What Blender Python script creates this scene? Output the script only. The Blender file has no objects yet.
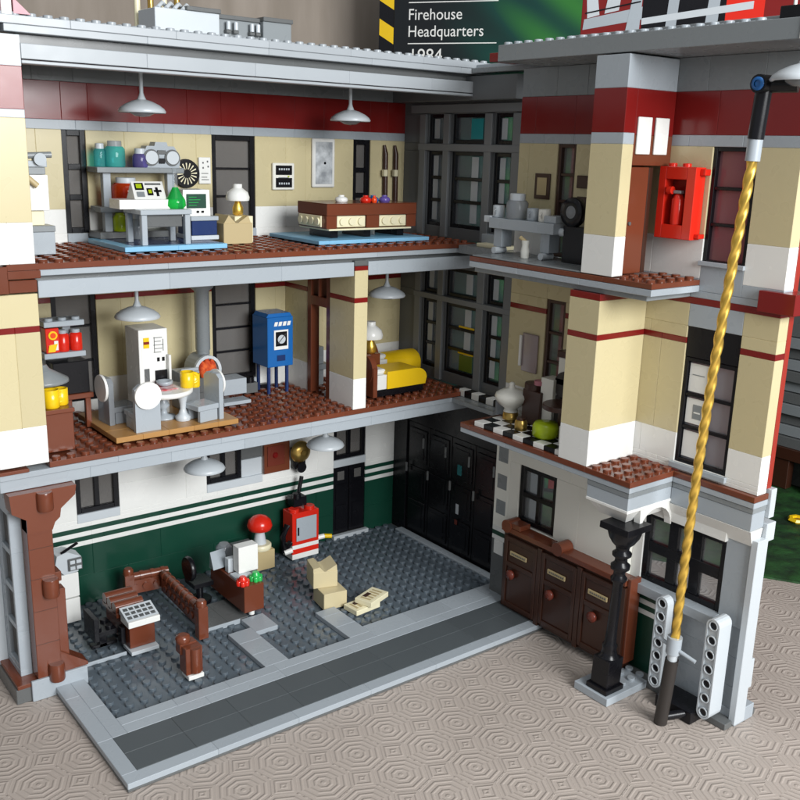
import bpy, math, random
from mathutils import Matrix, Vector
random.seed(7)
S = bpy.context.scene
COL = S.collection
PI = math.pi

# ------------------------------------------------------------------ materials
MAT = {}
def nodes(name):
    m = bpy.data.materials.new(name); m.use_nodes = True
    nt = m.node_tree
    return m, nt, nt.nodes['Principled BSDF']

def plastic(name, rgb, rough=.27, var=.05, spec=.5, bump=.012):
    m, nt, b = nodes(name)
    geo = nt.nodes.new('ShaderNodeNewGeometry')
    hsv = nt.nodes.new('ShaderNodeHueSaturation')
    mr = nt.nodes.new('ShaderNodeMapRange')
    mr.inputs['To Min'].default_value = 1 - var; mr.inputs['To Max'].default_value = 1 + var
    nt.links.new(geo.outputs['Random Per Island'], mr.inputs['Value'])
    nt.links.new(mr.outputs[0], hsv.inputs['Value'])
    hsv.inputs['Color'].default_value = (*rgb, 1)
    nt.links.new(hsv.outputs[0], b.inputs['Base Color'])
    tc = nt.nodes.new('ShaderNodeTexCoord')
    no = nt.nodes.new('ShaderNodeTexNoise'); no.inputs['Scale'].default_value = .9; no.inputs['Detail'].default_value = 1
    nt.links.new(tc.outputs['Object'], no.inputs['Vector'])
    r = nt.nodes.new('ShaderNodeMapRange'); r.inputs['To Min'].default_value = rough * .85; r.inputs['To Max'].default_value = rough * 1.25
    nt.links.new(no.outputs['Fac'], r.inputs['Value']); nt.links.new(r.outputs[0], b.inputs['Roughness'])
    b.inputs['Specular IOR Level'].default_value = spec
    MAT[name] = m
    return m

plastic('tan', (.58, .505, .30), .27, .05); plastic('white', (.80, .80, .77), .25, .02)
plastic('lgrey', (.365, .405, .44)); plastic('boxtan', (.56, .48, .29), .4); plastic('dgrey', (.115, .12, .12)); plastic('mgrey', (.22, .24, .25)); plastic('fgrey', (.125, .133, .138), .35); plastic('fgrey2', (.20, .212, .22), .35); plastic('knob', (.15, .03, .018), .25)
plastic('road', (.085, .098, .105), .3); plastic('studgrey', (.10, .125, .148), .17)
plastic('brown', (.155, .042, .020), .19); plastic('darkbrown', (.045, .016, .009), .3)
plastic('dred', (.19, .010, .009), .2, .03); plastic('red', (.65, .022, .01), .2)
plastic('green', (.006, .05, .03), .3, .05); plastic('black', (.006, .006, .008), .25, .05, .35)
plastic('yellow', (.85, .55, .01), .22, .02); plastic('blue', (.012, .12, .38), .22)
plastic('dblue', (.01, .03, .12), .25); plastic('ltblue', (.22, .48, .70), .3)
plastic('orange', (.8, .07, .01), .2); plastic('bgreen', (.02, .42, .08), .2)
plastic('lime', (.38, .5, .01), .25); plastic('purple', (.13, .09, .35), .2); plastic('teal', (.02, .35, .38), .15)
plastic('woodtan', (.42, .22, .07), .3); plastic('cream', (.80, .79, .72), .3, .02); plastic('ltan', (.78, .72, .5), .3)
plastic('cardboard', (.48, .38, .2), .45); plastic('rubber', (.03, .025, .022), .5)
plastic('olive', (.12, .17, .02), .3); plastic('roofgrey', (.36, .39, .415), .3); plastic('bred', (.30, .025, .014), .35); plastic('mirror', (.30, .24, .24), .12); plastic('palegrey', (.53, .57, .60), .3); plastic('pink', (.45, .16, .2), .3)

def metal(name, rgb, rough):
    m, nt, b = nodes(name)
    b.inputs['Base Color'].default_value = (*rgb, 1); b.inputs['Metallic'].default_value = .85; b.inputs['Roughness'].default_value = rough
    MAT[name] = m
metal('gold', (.80, .52, .10), .36); metal('brass', (.5, .33, .09), .3)

def clear(name, rgb, k=.75, rough=.05):
    m, nt, b = nodes(name)
    b.inputs['Base Color'].default_value = (*[c * .5 for c in rgb], 1); b.inputs['Roughness'].default_value = rough
    t = nt.nodes.new('ShaderNodeBsdfTransparent'); t.inputs[0].default_value = (*rgb, 1)
    mx = nt.nodes.new('ShaderNodeMixShader'); mx.inputs[0].default_value = k
    out = nt.nodes['Material Output']
    nt.links.new(b.outputs[0], mx.inputs[1]); nt.links.new(t.outputs[0], mx.inputs[2]); nt.links.new(mx.outputs[0], out.inputs[0])
    MAT[name] = m
clear('glass', (.9, .93, .95), .78, .03); clear('smoke', (.6, .58, .56), .6, .06); clear('cgreen', (.05, .85, .2), .5)
clear('cteal', (.25, .85, .88), .68); clear('corange', (1, .12, .02), .45); clear('cpurple', (.35, .3, .75), .55); clear('haze', (.75, .8, .85), .45, .15); clear('pinkglass', (.6, .3, .33), .5, .1)

def math_(nt, op, a, b=None, c=None):
    n = nt.nodes.new('ShaderNodeMath'); n.operation = op
    for i, v in enumerate((a, b, c)):
        if v is None: continue
        if isinstance(v, (int, float)): n.inputs[i].default_value = v
        else: nt.links.new(v, n.inputs[i])
    return n.outputs[0]

def cloth_material():
    m, nt, b = nodes('embossed_cloth')
    tc = nt.nodes.new('ShaderNodeTexCoord')
    mp = nt.nodes.new('ShaderNodeMapping'); mp.vector_type = 'TEXTURE'
    mp.inputs['Location'].default_value = (19.95, -2.6, 0); mp.inputs['Rotation'].default_value = (0, 0, math.radians(18.5))
    nt.links.new(tc.outputs['Object'], mp.inputs['Vector'])
    wob = nt.nodes.new('ShaderNodeTexNoise'); wob.inputs['Scale'].default_value = .25; wob.inputs['Detail'].default_value = 1
    nt.links.new(tc.outputs['Object'], wob.inputs['Vector'])
    sx = nt.nodes.new('ShaderNodeSeparateXYZ'); nt.links.new(mp.outputs[0], sx.inputs[0])
    P = 3.45
    def wrap(v, off):
        t = math_(nt, 'ADD', v, P / 2 + off + P * 400); t = math_(nt, 'MODULO', t, P); t = math_(nt, 'SUBTRACT', t, P / 2)
        return math_(nt, 'ABSOLUTE', t)
    wx = math_(nt, 'MULTIPLY_ADD', math_(nt, 'SUBTRACT', wob.outputs['Fac'], .5), .3, sx.outputs[0])
    ax, ay = wrap(wx, 0), wrap(sx.outputs[1], 0)
    diag = math_(nt, 'MULTIPLY', math_(nt, 'ADD', ax, ay), .7071)
    octd = math_(nt, 'MAXIMUM', math_(nt, 'MAXIMUM', ax, ay), diag)
    bx_, by_ = wrap(wx, P / 2), wrap(sx.outputs[1], P / 2)
    sq = math_(nt, 'MULTIPLY', math_(nt, 'ADD', bx_, by_), .7071)
    R = P / 2 * .97
    inoct = math_(nt, 'LESS_THAN', octd, R)
    # narrow raised ridges: rings of the octagons and of the little squares
    def rings(d, off, per):
        t = math_(nt, 'MULTIPLY_ADD', d, 1 / per, off); t = math_(nt, 'FRACT', t)
        t = math_(nt, 'ABSOLUTE', math_(nt, 'SUBTRACT', t, .5))
        t = math_(nt, 'MULTIPLY', t, 2.0)
        t = math_(nt, 'SUBTRACT', 1.0, t)
        sm = nt.nodes.new('ShaderNodeMapRange'); sm.interpolation_type = 'SMOOTHSTEP'
        sm.inputs['From Min'].default_value = .35; sm.inputs['From Max'].default_value = .9
        nt.links.new(t, sm.inputs['Value'])
        return sm.outputs[0]
    ro = rings(octd, .35, .42); rs = rings(sq, .1, .36)
    mix = nt.nodes.new('ShaderNodeMix'); nt.links.new(inoct, mix.inputs[0])
    nt.links.new(rs, mix.inputs[2]); nt.links.new(ro, mix.inputs[3])
    fine = nt.nodes.new('ShaderNodeTexNoise'); fine.inputs['Scale'].default_value = 9; fine.inputs['Detail'].default_value = 3
    nt.links.new(tc.outputs['Object'], fine.inputs['Vector'])
    big = nt.nodes.new('ShaderNodeTexNoise'); big.inputs['Scale'].default_value = .08; big.inputs['Detail'].default_value = 3
    nt.links.new(tc.outputs['Object'], big.inputs['Vector'])
    h = math_(nt, 'MULTIPLY_ADD', fine.outputs['Fac'], .25, mix.outputs[0])
    h = math_(nt, 'MULTIPLY_ADD', big.outputs['Fac'], 5.0, h)
    bp = nt.nodes.new('ShaderNodeBump'); bp.inputs['Strength'].default_value = .65; bp.inputs['Distance'].default_value = .055
    nt.links.new(h, bp.inputs['Height']); nt.links.new(bp.outputs[0], b.inputs['Normal'])
    cr = nt.nodes.new('ShaderNodeValToRGB')
    cr.color_ramp.elements[0].color = (.345, .295, .26, 1); cr.color_ramp.elements[1].color = (.47, .41, .365, 1)
    nt.links.new(big.outputs['Fac'], cr.inputs[0]); nt.links.new(cr.outputs[0], b.inputs['Base Color'])
    b.inputs['Roughness'].default_value = .5; b.inputs['Specular IOR Level'].default_value = .35
    MAT['cloth'] = m
cloth_material()

def noisy(name, c0, c1, scale, rough=.8, det=6, stretch=(1, 1, 1), bump=0):
    m, nt, b = nodes(name)
    tc = nt.nodes.new('ShaderNodeTexCoord'); mp = nt.nodes.new('ShaderNodeMapping'); mp.inputs['Scale'].default_value = stretch
    n = nt.nodes.new('ShaderNodeTexNoise'); n.inputs['Scale'].default_value = scale; n.inputs['Detail'].default_value = det
    nt.links.new(tc.outputs['Object'], mp.inputs[0]); nt.links.new(mp.outputs[0], n.inputs['Vector'])
    cr = nt.nodes.new('ShaderNodeValToRGB'); cr.color_ramp.elements[0].position = .35; cr.color_ramp.elements[1].position = .65
    cr.color_ramp.elements[0].color = (*c0, 1); cr.color_ramp.elements[1].color = (*c1, 1)
    nt.links.new(n.outputs['Fac'], cr.inputs[0]); nt.links.new(cr.outputs[0], b.inputs['Base Color'])
    b.inputs['Roughness'].default_value = rough
    if bump:
        bp = nt.nodes.new('ShaderNodeBump'); bp.inputs['Distance'].default_value = bump
        nt.links.new(n.outputs['Fac'], bp.inputs['Height']); nt.links.new(bp.outputs[0], b.inputs['Normal'])
    MAT[name] = m
noisy('curtain', (.26, .22, .18), (.35, .30, .255), .3, .9, 4, (1, 1, .2), .1)
noisy('wallpaint', (.24, .225, .2), (.27, .25, .22), .2, .9)
noisy('grassmat', (.006, .022, .008), (.018, .085, .018), .45, .6, 8, (1, 1, 1), .4)
noisy('greenglow', (.0, .02, .02), (.02, .26, .04), .11, .25, 1, (1.2, 1.2, .35))
noisy('flame', (.4, .02, .0), (.7, .12, .02), 3)
noisy('marble', (.3, .32, .34), (.65, .68, .7), 1.2, .2, 8)
noisy('print', (.05, .05, .05), (.7, .68, .6), 2.2, .3, 2)
noisy('redprint', (.5, .02, .03), (.75, .6, .6), 1.4, .3, 1)

# ------------------------------------------------------------------ mesh builder
class MB:
    def __init__(s, M=None):
        s.v, s.f, s.m, s.sm, s.mats = [], [], [], [], []
        s.M = M
    def mi(s, name):
        if name not in s.mats: s.mats.append(name)
        return s.mats.index(name)
    def add(s, vs, fs, mat, smooth=False):
        o = len(s.v); k = s.mi(mat)
        for p in vs:
            p = Vector(p)
            s.v.append(s.M @ p if s.M else p)
        for q in fs:
            s.f.append([o + i for i in q]); s.m.append(k); s.sm.append(smooth)
        return s
    def box(s, x0, x1, y0, y1, z0, z1, mat, ch=.035):
        if x0 > x1: x0, x1 = x1, x0
        if y0 > y1: y0, y1 = y1, y0
        if z0 > z1: z0, z1 = z1, z0
        ch = min(ch, (x1 - x0) * .3, (y1 - y0) * .3, (z1 - z0) * .3)
        lo, hi = (x0, y0, z0), (x1, y1, z1)
        idx = {}; vs = []
        for a in (0, 1):
            for b in (0, 1):
                for c in (0, 1):
                    cor = (hi if a else lo)[0], (hi if b else lo)[1], (hi if c else lo)[2]
                    sg = (1 if a else -1, 1 if b else -1, 1 if c else -1)
                    for ax in range(3):
                        p = [cor[i] - (0 if i == ax else sg[i] * ch) for i in range(3)]
                        idx[(a, b, c, ax)] = len(vs); vs.append(p)
        fs = []
        for sd in (0, 1):
            fs.append([idx[(sd, b, c, 0)] for b, c in ((0, 0), (1, 0), (1, 1), (0, 1))])
            fs.append([idx[(a, sd, c, 1)] for a, c in ((0, 0), (1, 0), (1, 1), (0, 1))])
            fs.append([idx[(a, b, sd, 2)] for a, b in ((0, 0), (1, 0), (1, 1), (0, 1))])
        for p in (0, 1):
            for q in (0, 1):
                fs.append([idx[(p, q, 0, 0)], idx[(p, q, 1, 0)], idx[(p, q, 1, 1)], idx[(p, q, 0, 1)]])
                fs.append([idx[(p, 0, q, 0)], idx[(p, 1, q, 0)], idx[(p, 1, q, 2)], idx[(p, 0, q, 2)]])
                fs.append([idx[(0, p, q, 1)], idx[(1, p, q, 1)], idx[(1, p, q, 2)], idx[(0, p, q, 2)]])
        for a in (0, 1):
            for b in (0, 1):
                for c in (0, 1):
                    fs.append([idx[(a, b, c, 0)], idx[(a, b, c, 1)], idx[(a, b, c, 2)]])
        ctr = Vector(((x0 + x1) / 2, (y0 + y1) / 2, (z0 + z1) / 2)); out = []
        for q in fs:
            P = [Vector(vs[i]) for i in q]; n = (P[1] - P[0]).cross(P[2] - P[0]); c = sum(P, Vector()) / len(P)
            out.append(q if n.dot(c - ctr) >= 0 else q[::-1])
        return s.add(vs, out, mat)
    def lathe(s, c, prof, mat, seg=20, axis='z', cap=True, smooth=True):
        """prof = [(radius, height)...] from bottom to top, around axis through c"""
        vs, fs = [], []
        def P(r, h, t):
            a, b = r * math.cos(t), r * math.sin(t)
            if axis == 'z': return (c[0] + a, c[1] + b, c[2] + h)
            if axis == 'y': return (c[0] + b, c[1] + h, c[2] + a)
            return (c[0] + h, c[1] + a, c[2] + b)
        for r, h in prof:
            for i in range(seg): vs.append(P(r, h, 2 * PI * i / seg))
        for k in range(len(prof) - 1):
            for i in range(seg):
                j = (i + 1) % seg
                fs.append([k * seg + i, k * seg + j, (k + 1) * seg + j, (k + 1) * seg + i])
        s.add(vs, fs, mat, smooth)
        if cap:
            for k, rev in ((0, True), (len(prof) - 1, False)):
                if prof[k][0] > .02:
                    ring = [P(prof[k][0], prof[k][1], 2 * PI * i / seg) for i in range(seg)]
                    q = list(range(seg)); s.add(ring, [q[::-1] if rev else q], mat)
        return s
    def cyl(s, c, r, h, mat, axis='z', seg=18, b=.04, r2=None):
        r2 = r if r2 is None else r2
        b = min(b, h * .3, r * .3)
        s.lathe(c, [(r, 0), (r2, h - b)], mat, seg, axis, cap=False)
        s.lathe(c, [(r2, h - b), (r2 - b, h)], mat, seg, axis, cap=False)
        def P(r, hh, t):
            a, bb = r * math.cos(t), r * math.sin(t)
            return {'z': (c[0] + a, c[1] + bb, c[2] + hh), 'y': (c[0] + bb, c[1] + hh, c[2] + a), 'x': (c[0] + hh, c[1] + a, c[2] + bb)}[axis]
        s.add([P(r2 - b, h, 2 * PI * i / seg) for i in range(seg)], [list(range(seg))], mat)
        s.add([P(r, 0, 2 * PI * i / seg) for i in range(seg)], [list(range(seg))[::-1]], mat)
        return s
    def stud(s, x, y, z, mat, seg=12, h=.2):
        return s.cyl((x, y, z), .3, h, mat, 'z', seg, .035)
    def studs(s, x0, x1, y0, y1, z, mat, skip=None):
        nx, ny = int(round(x1 - x0)), int(round(y1 - y0))
        px, py = (x1 - x0) / max(1, nx), (y1 - y0) / max(1, ny)
        for i in range(nx):
            for j in range(ny):
                x, y = x0 + (i + .5) * px, y0 + (j + .5) * py
                if skip and skip(x, y): continue
                s.stud(x, y, z, mat)
        return s
    def prism(s, poly, a0, a1, mat, axis='y', smooth=False):
        """poly in the plane normal to axis: y -> (x,z), x -> (y,z), z -> (x,y)"""
        def P(p, a): return {'y': (p[0], a, p[1]), 'x': (a, p[0], p[1]), 'z': (p[0], p[1], a)}[axis]
        n = len(poly)
        s.add([P(p, a0) for p in poly], [list(range(n))], mat)
        s.add([P(p, a1) for p in poly], [list(range(n))[::-1]], mat)
        vs = [P(p, a0) for p in poly] + [P(p, a1) for p in poly]
        s.add(vs, [[i, (i + 1) % n, n + (i + 1) % n, n + i] for i in range(n)], mat, smooth)
        return s
    def tube(s, pts, r, mat, seg=10, rs=None):
        pts = [Vector(p) for p in pts]; rings = []; vs = []; fs = []
        up = Vector((.13, .27, .95))
        for i, p in enumerate(pts):
            d = (pts[min(i + 1, len(pts) - 1)] - pts[max(i - 1, 0)]).normalized()
            a = d.cross(up).normalized(); b = d.cross(a)
            rr = rs[i] if rs else r
            for k in range(seg):
                t = 2 * PI * k / seg; vs.append(p + a * rr * math.cos(t) + b * rr * math.sin(t))
        for i in range(len(pts) - 1):
            for k in range(seg):
                j = (k + 1) % seg; fs.append([i * seg + k, i * seg + j, (i + 1) * seg + j, (i + 1) * seg + k])
        s.add(vs, fs, mat, True)
        s.add(vs[:seg], [list(range(seg))], mat); s.add(vs[-seg:], [list(range(seg))], mat)
        return s
    def build(s, name, parent=None, origin=None):
        me = bpy.data.meshes.new(name)
        o = bpy.data.objects.new(name, me)
        off = Vector((0, 0, 0))
        if parent is not None:
            q = parent
            while q is not None: off += Vector(q.location); q = q.parent
        elif origin: off = Vector(origin); o.location = origin
        me.from_pydata([tuple(v - off) for v in s.v], [], s.f)
        for n in s.mats: me.materials.append(MAT[n])
        me.polygons.foreach_set('material_index', s.m)
        me.polygons.foreach_set('use_smooth', s.sm)
        me.update()
        COL.objects.link(o)
        if parent is not None: o.parent = parent
        return o

def tag(o, label, cat=None, group=None, kind=None):
    if label: o['label'] = label
    if cat: o['category'] = cat
    if group: o['group'] = group
    if kind: o['kind'] = kind
    return o
def thing(name, loc, label, cat, group=None):
    o = bpy.data.objects.new(name, None); o.location = loc; o.empty_display_size = .3
    COL.objects.link(o); return tag(o, label, cat, group)
def single(mb, name, origin, label, cat, group=None):
    return tag(mb.build(name, None, origin), label, cat, group)
def copy_tree(o, parent=None):
    c = o.copy(); COL.objects.link(c)
    if parent is not None: c.parent = parent
    for ch in list(o.children): copy_tree(ch, c)
    return c

def bricks(mb, axis, fixed, th, u0, u1, z0, z1, bands, holes=(), course=1.2, lens=(2, 3, 4)):
    """a wall of separate bricks. axis 'x' runs along x (face at y=fixed); 'y' runs along y (face at x=fixed)"""
    cuts = {z0, z1}
    for a, b, m in bands: cuts |= {a, b}
    for h in holes: cuts |= {h[2], h[3]}
    cuts = sorted(c for c in cuts if z0 <= c <= z1)
    for a, b in zip(cuts, cuts[1:]):
        if b - a < .02: continue
        mid = (a + b) / 2
        mat = next((m for p, q, m in bands if p <= mid <= q), None)
        if mat is None: continue
        n = max(1, int(round((b - a) / course)))
        for k in range(n):
            za, zb = a + (b - a) * k / n, a + (b - a) * (k + 1) / n
            spans = [(u0, u1)]
            for h in holes:
                if h[2] - .01 < mid < h[3] + .01:
                    ns = []
                    for p, q in spans:
                        if h[1] <= p or h[0] >= q: ns.append((p, q)); continue
                        if h[0] > p: ns.append((p, h[0]))
                        if h[1] < q: ns.append((h[1], q))
                    spans = ns
            for p, q in spans:
                x = p; first = True
                while x < q - .01:
                    L = random.choice(lens) - (1 if first and random.random() < .5 else 0)
                    first = False
                    e = x + L
                    if q - e < 1.0: e = q
                    e = min(e, q)
                    if axis == 'x': mb.box(x, e, fixed, fixed + th, za, zb, mat, .03)
                    else: mb.box(fixed, fixed + th, x, e, za, zb, mat, .03)
                    x = e
    return mb

def window(parent, axis, fixed, u0, u1, z0, z1, nu, nz, depth=.5, mat='black', pane='smoke', fr=.28, mull=.22, name='window', label=None):
    mb = MB(); pm = MB()
    def B(m, a, b, c, d, mm, f0, f1, ch=.03):
        if axis == 'x': m.box(a, b, f0, f1, c, d, mm, ch)
        else: m.box(f0, f1, a, b, c, d, mm, ch)
    f0, f1 = fixed, fixed + depth
    B(mb, u0, u0 + fr, z0, z1, mat, f0, f1); B(mb, u1 - fr, u1, z0, z1, mat, f0, f1)
    B(mb, u0 + fr, u1 - fr, z0, z0 + fr, mat, f0, f1); B(mb, u0 + fr, u1 - fr, z1 - fr, z1, mat, f0, f1)
    W, H = (u1 - u0 - 2 * fr), (z1 - z0 - 2 * fr)
    for i in range(1, nu):
        c = u0 + fr + W * i / nu; B(mb, c - mull / 2, c + mull / 2, z0 + fr, z1 - fr, mat, f0 + .08, f1 - .08)
    for i in range(1, nz):
        c = z0 + fr + H * i / nz; B(mb, u0 + fr, u1 - fr, c - mull / 2, c + mull / 2, mat, f0 + .05, f1 - .05)
    B(pm, u0 + fr * .5, u1 - fr * .5, z0 + fr * .5, z1 - fr * .5, pane, f0 + depth * .55, f0 + depth * .55 + .06, .005)
    o = mb.build(name, parent); pm.build('pane', o)
    if label: o['label'] = label
    return o

def text(name, body, M, size, mat, parent=None, extrude=.03, xscale=1):
    cu = bpy.data.curves.new(name, 'FONT'); cu.body = body; cu.size = size; cu.extrude = extrude; cu.space_character = 1.02
    tmp = bpy.data.objects.new('tmp', cu); COL.objects.link(tmp)
    bpy.context.view_layer.update()
    me = bpy.data.meshes.new_from_object(tmp.evaluated_get(bpy.context.evaluated_depsgraph_get()))
    bpy.data.objects.remove(tmp)
    off = Vector((0, 0, 0))
    if parent is not None: off = Vector(parent.location)
    for v in me.vertices:
        p = Vector((v.co.x * xscale, v.co.y, v.co.z)); v.co = (M @ p) - off
    me.materials.clear(); me.materials.append(MAT[mat])
    o = bpy.data.objects.new(name, me); COL.objects.link(o)
    if parent is not None: o.parent = parent
    return o

# ================================================================== SETTING
mb = MB(); mb.add([(-140, -80, -.62), (260, -80, -.62), (260, 170, -.62), (-140, 170, -.62)], [[0, 1, 2, 3]], 'cloth')
tag(mb.build('tablecloth'), 'pale beige table surface embossed with rings of octagons', None, None, 'structure')
mb = MB(); vs = []; fs = []
n = 220
for i in range(n + 1):
    u = -100 + i * 2.2
    d = 1.6 * math.sin(u * .21) * (1 if u < 20 else .25) + .5 * math.sin(u * .57 + 1) * (1 if u < 20 else .2)
    x, y = -110 + i * 1.65, 105 - i * .55 + d
    vs += [(x, y, -25), (x, y, 150)]
for i in range(n): fs.append([2 * i, 2 * i + 2, 2 * i + 3, 2 * i + 1])
mb.add(vs, fs, 'curtain', True)
tag(mb.build('background_wall'), 'dull beige-grey hanging backdrop behind the toy building', None, None, 'structure')

# ================================================================== LEFT HALF OF THE FIREHOUSE
FX = 38.5      # facade inner face
BY = 24.8      # back wall inner face
SY = 13.8      # cut front edge of the floors
H = thing('toy_firehouse', (0, 0, -.6), 'main half of the brick-built toy firehouse standing open with three furnished floors', 'toy building')
# --- ground plate
mb = MB()
mb.box(0, 35.4, 0, 5.4, -.6, -.42, 'dgrey'); mb.box(0, 40.4, 5.4, 26.5, -.6, -.42, 'dgrey')
def tiles(mb, x0, x1, y0, y1, mat, ln, along='x', z0=-.4, z1=0):
    a, b = (x0, x1) if along == 'x' else (y0, y1); p = a
    while p < b - .01:
        q = min(p + ln, b)
        if b - q < 1: q = b
        if along == 'x': mb.box(p, q, y0, y1, z0, z1, mat, .03)
        else: mb.box(x0, x1, p, q, z0, z1, mat, .03)
        p = q
tiles(mb, 0, 35.4, 0, 1, 'lgrey', 6); tiles(mb, 0, 1, 1, 5, 'lgrey', 4, 'y')
tiles(mb, 1, 35.4, 1, 3, 'road', 4); tiles(mb, 1, 35.4, 3, 5, 'road', 4)
tiles(mb, 0, 1, 5, 14.2, 'lgrey', 6, 'y'); tiles(mb, 1, 2, 5, 14.2, 'lgrey', 4, 'y')
tiles(mb, 2, 38.4, 5, 6, 'lgrey', 6); tiles(mb, 2, 22.9, 6, 7, 'lgrey', 4); tiles(mb, 22.9, 38.4, 6, 8, 'lgrey', 4)
tiles(mb, 13.4, 15.4, 7, 12.9, 'lgrey', 2, 'y'); tiles(mb, 15.4, 17.4, 12, 14.5, 'lgrey', 2.5, 'y')
tiles(mb, 21.0, 22.9, 7, 12.1, 'lgrey', 2, 'y'); tiles(mb, 12.3, 16.2, 14.7, 18.4, 'dgrey', 2)
mb.box(12.3, 15.4, 14.55, 14.69, -.4, .02, 'lgrey'); mb.box(2, 6, 15.0, 15.16, -.4, -.1, 'lgrey')
mb.build('ground_plate', H)
mb = MB()
def skip(x, y):
    if 13.3 < x < 15.5 and y < 13: return True
    if 15.3 < x < 17.5 and 12 < y < 14.6: return True
    if 20.9 < x < 23 and y < 12.2: return True
    if x > 22.8 and y < 8: return True
    if 12.2 < x < 16.3 and 14.5 < y < 18.5: return True
    if x < 6 and 14.9 < y < 15.3: return True
    return False
px = 11.4 / 11
for i in range(11):
    for j in range(8): mb.stud(2 + (i + .5) * px, 7.5 + j, -.42, 'studgrey')
mb.box(2, 13.4, 7, 15, -.46, -.41, 'studgrey', .005)
mb.box(2, 38.4, 15, 24.8, -.46, -.41, 'studgrey', .005); mb.box(13.4, 38.4, 7, 15, -.46, -.41, 'studgrey', .005)
for i in range(36):
    x = 2.5 + i * 1.0
    for j in range(18):
        y = 7.5 + j
        if y > 24.5: continue
        if x < 13.4 and y < 15.2: continue
        if skip(x, y): continue
        mb.stud(x, y, -.42, 'studgrey')
mb.build('studded_floor', H)

# --- back wall
g = 'green'; w = 'white'
b1 = [(-.4, 4.9, g), (4.9, 5.3, w), (5.3, 5.7, g), (5.7, 6.1, w), (6.1, 6.5, g), (6.5, 14.7, w)]
mb = MB()
h1 = [(6.1, 9.7, 6.9, 12), (17.7, 23.3, 7.2, 12), (31.2, 35, -.4, 12)]
bricks(mb, 'x', BY, 1, 2.2, FX + .5, -.4, 14.7, b1, h1, 2.4, (6, 8, 10))
for x0, x1, z in ((6.1, 9.7, 6.9), (17.7, 23.3, 7.2), (31.2, 35, 7.0)): mb.box(x0, x1, BY - .05, BY + 1, z, z + .75, 'palegrey')
mb.build('ground_floor_wall', H)
tanb = lambda z: [(z, z + 2.6, w), (z + 2.6, z + 8.9, 'tan'), (z + 8.9, z + 9.3, 'dred'), (z + 9.3, z + 11.5, 'tan'), (z + 11.5, z + 11.9, 'dred')]
mb = MB()
h2 = [(5.1, 8.6, 17.2, 26.4), (18.6, 22.8, 17.2, 26.4)]
bricks(mb, 'x', BY, 1, -1.2, FX + .5, 16.3, 28.2, tanb(16.3), h2, 6, (2, 3, 4))
mb.box(18.4, 23, BY - .3, BY - .01, 16.7, 17.3, 'palegrey'); mb.box(18.4, 23.6, BY - .9, BY - .31, 16.3, 16.7, 'black')
mb.build('second_floor_wall', H)
mb = MB()
b3 = [(29.6, 32.2, w), (32.2, 38.0, 'tan'), (38.0, 38.7, 'lgrey'), (38.7, 41.4, 'dred'), (41.4, 43.3, 'mgrey')]
h3 = [(6.7, 8.5, 30.4, 38), (18.9, 22.9, 30.4, 38), (33, 34.9, 30.4, 38)]
bricks(mb, 'x', BY, 1, -1.2, FX + .5, 29.6, 43.3, b3, h3, 6, (2, 3, 4))
for a, b in ((6.7, 8.5), (18.9, 22.9), (33, 34.9)): mb.box(a, b, BY - .15, BY - .01, 29.7, 30.4, 'lgrey')
mb.build('third_floor_wall', H)
for (a, b, z0, z1, nu, nz) in ((6.1, 9.7, 7.65, 12, 2, 1), (17.7, 21.2, 7.95, 12, 2, 1), (31.2, 35, 7.75, 12, 2, 1),
                               (5.1, 8.6, 17.2, 26.4, 1, 3), (18.6, 22.8, 17.3, 26.4, 1, 4),
                               (6.7, 8.5, 30.4, 38, 1, 3), (18.9, 22.9, 30.4, 38, 1, 3), (33, 34.9, 30.4, 38, 1, 3)):
    wide = b - a > 3 and z0 > 15
    window(H, 'x', BY + .12, a, b, z0, z1, nu, nz, .6, fr=.42, mull=.16 if wide else .42)
mb = MB(); mb.box(21.2, 23.3, BY + .1, BY + .6, 7.95, 9.6, 'palegrey'); mb.box(21.2, 23.3, BY + .1, BY + .6, 9.7, 12, 'dgrey'); mb.build('shutter', H)
mb = MB(); mb.box(31.2, 33.05, BY + .1, BY + .5, 0, 6.9, 'black'); mb.box(33.15, 35, BY + .1, BY + .5, 0, 6.9, 'black')
for x in (31.5, 33.5): mb.box(x, x + 1.2, BY + .02, BY + .09, .5, 3, 'black'); mb.box(x, x + 1.2, BY + .02, BY + .09, 3.5, 5.2, 'black')
d = mb.build('back_door', H); d['label'] = 'black double back door'
for x in (31.7, 33.7): mb = MB(); mb.box(x, x + .8, BY + .04, BY + .12, 5.6, 6.5, 'smoke'); mb.build('pane', d)
mb = MB(); mb.box(31.0, 35.2, BY - .5, BY + .0, -.4, .02, 'palegrey'); mb.build('door_sill', H)

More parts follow.
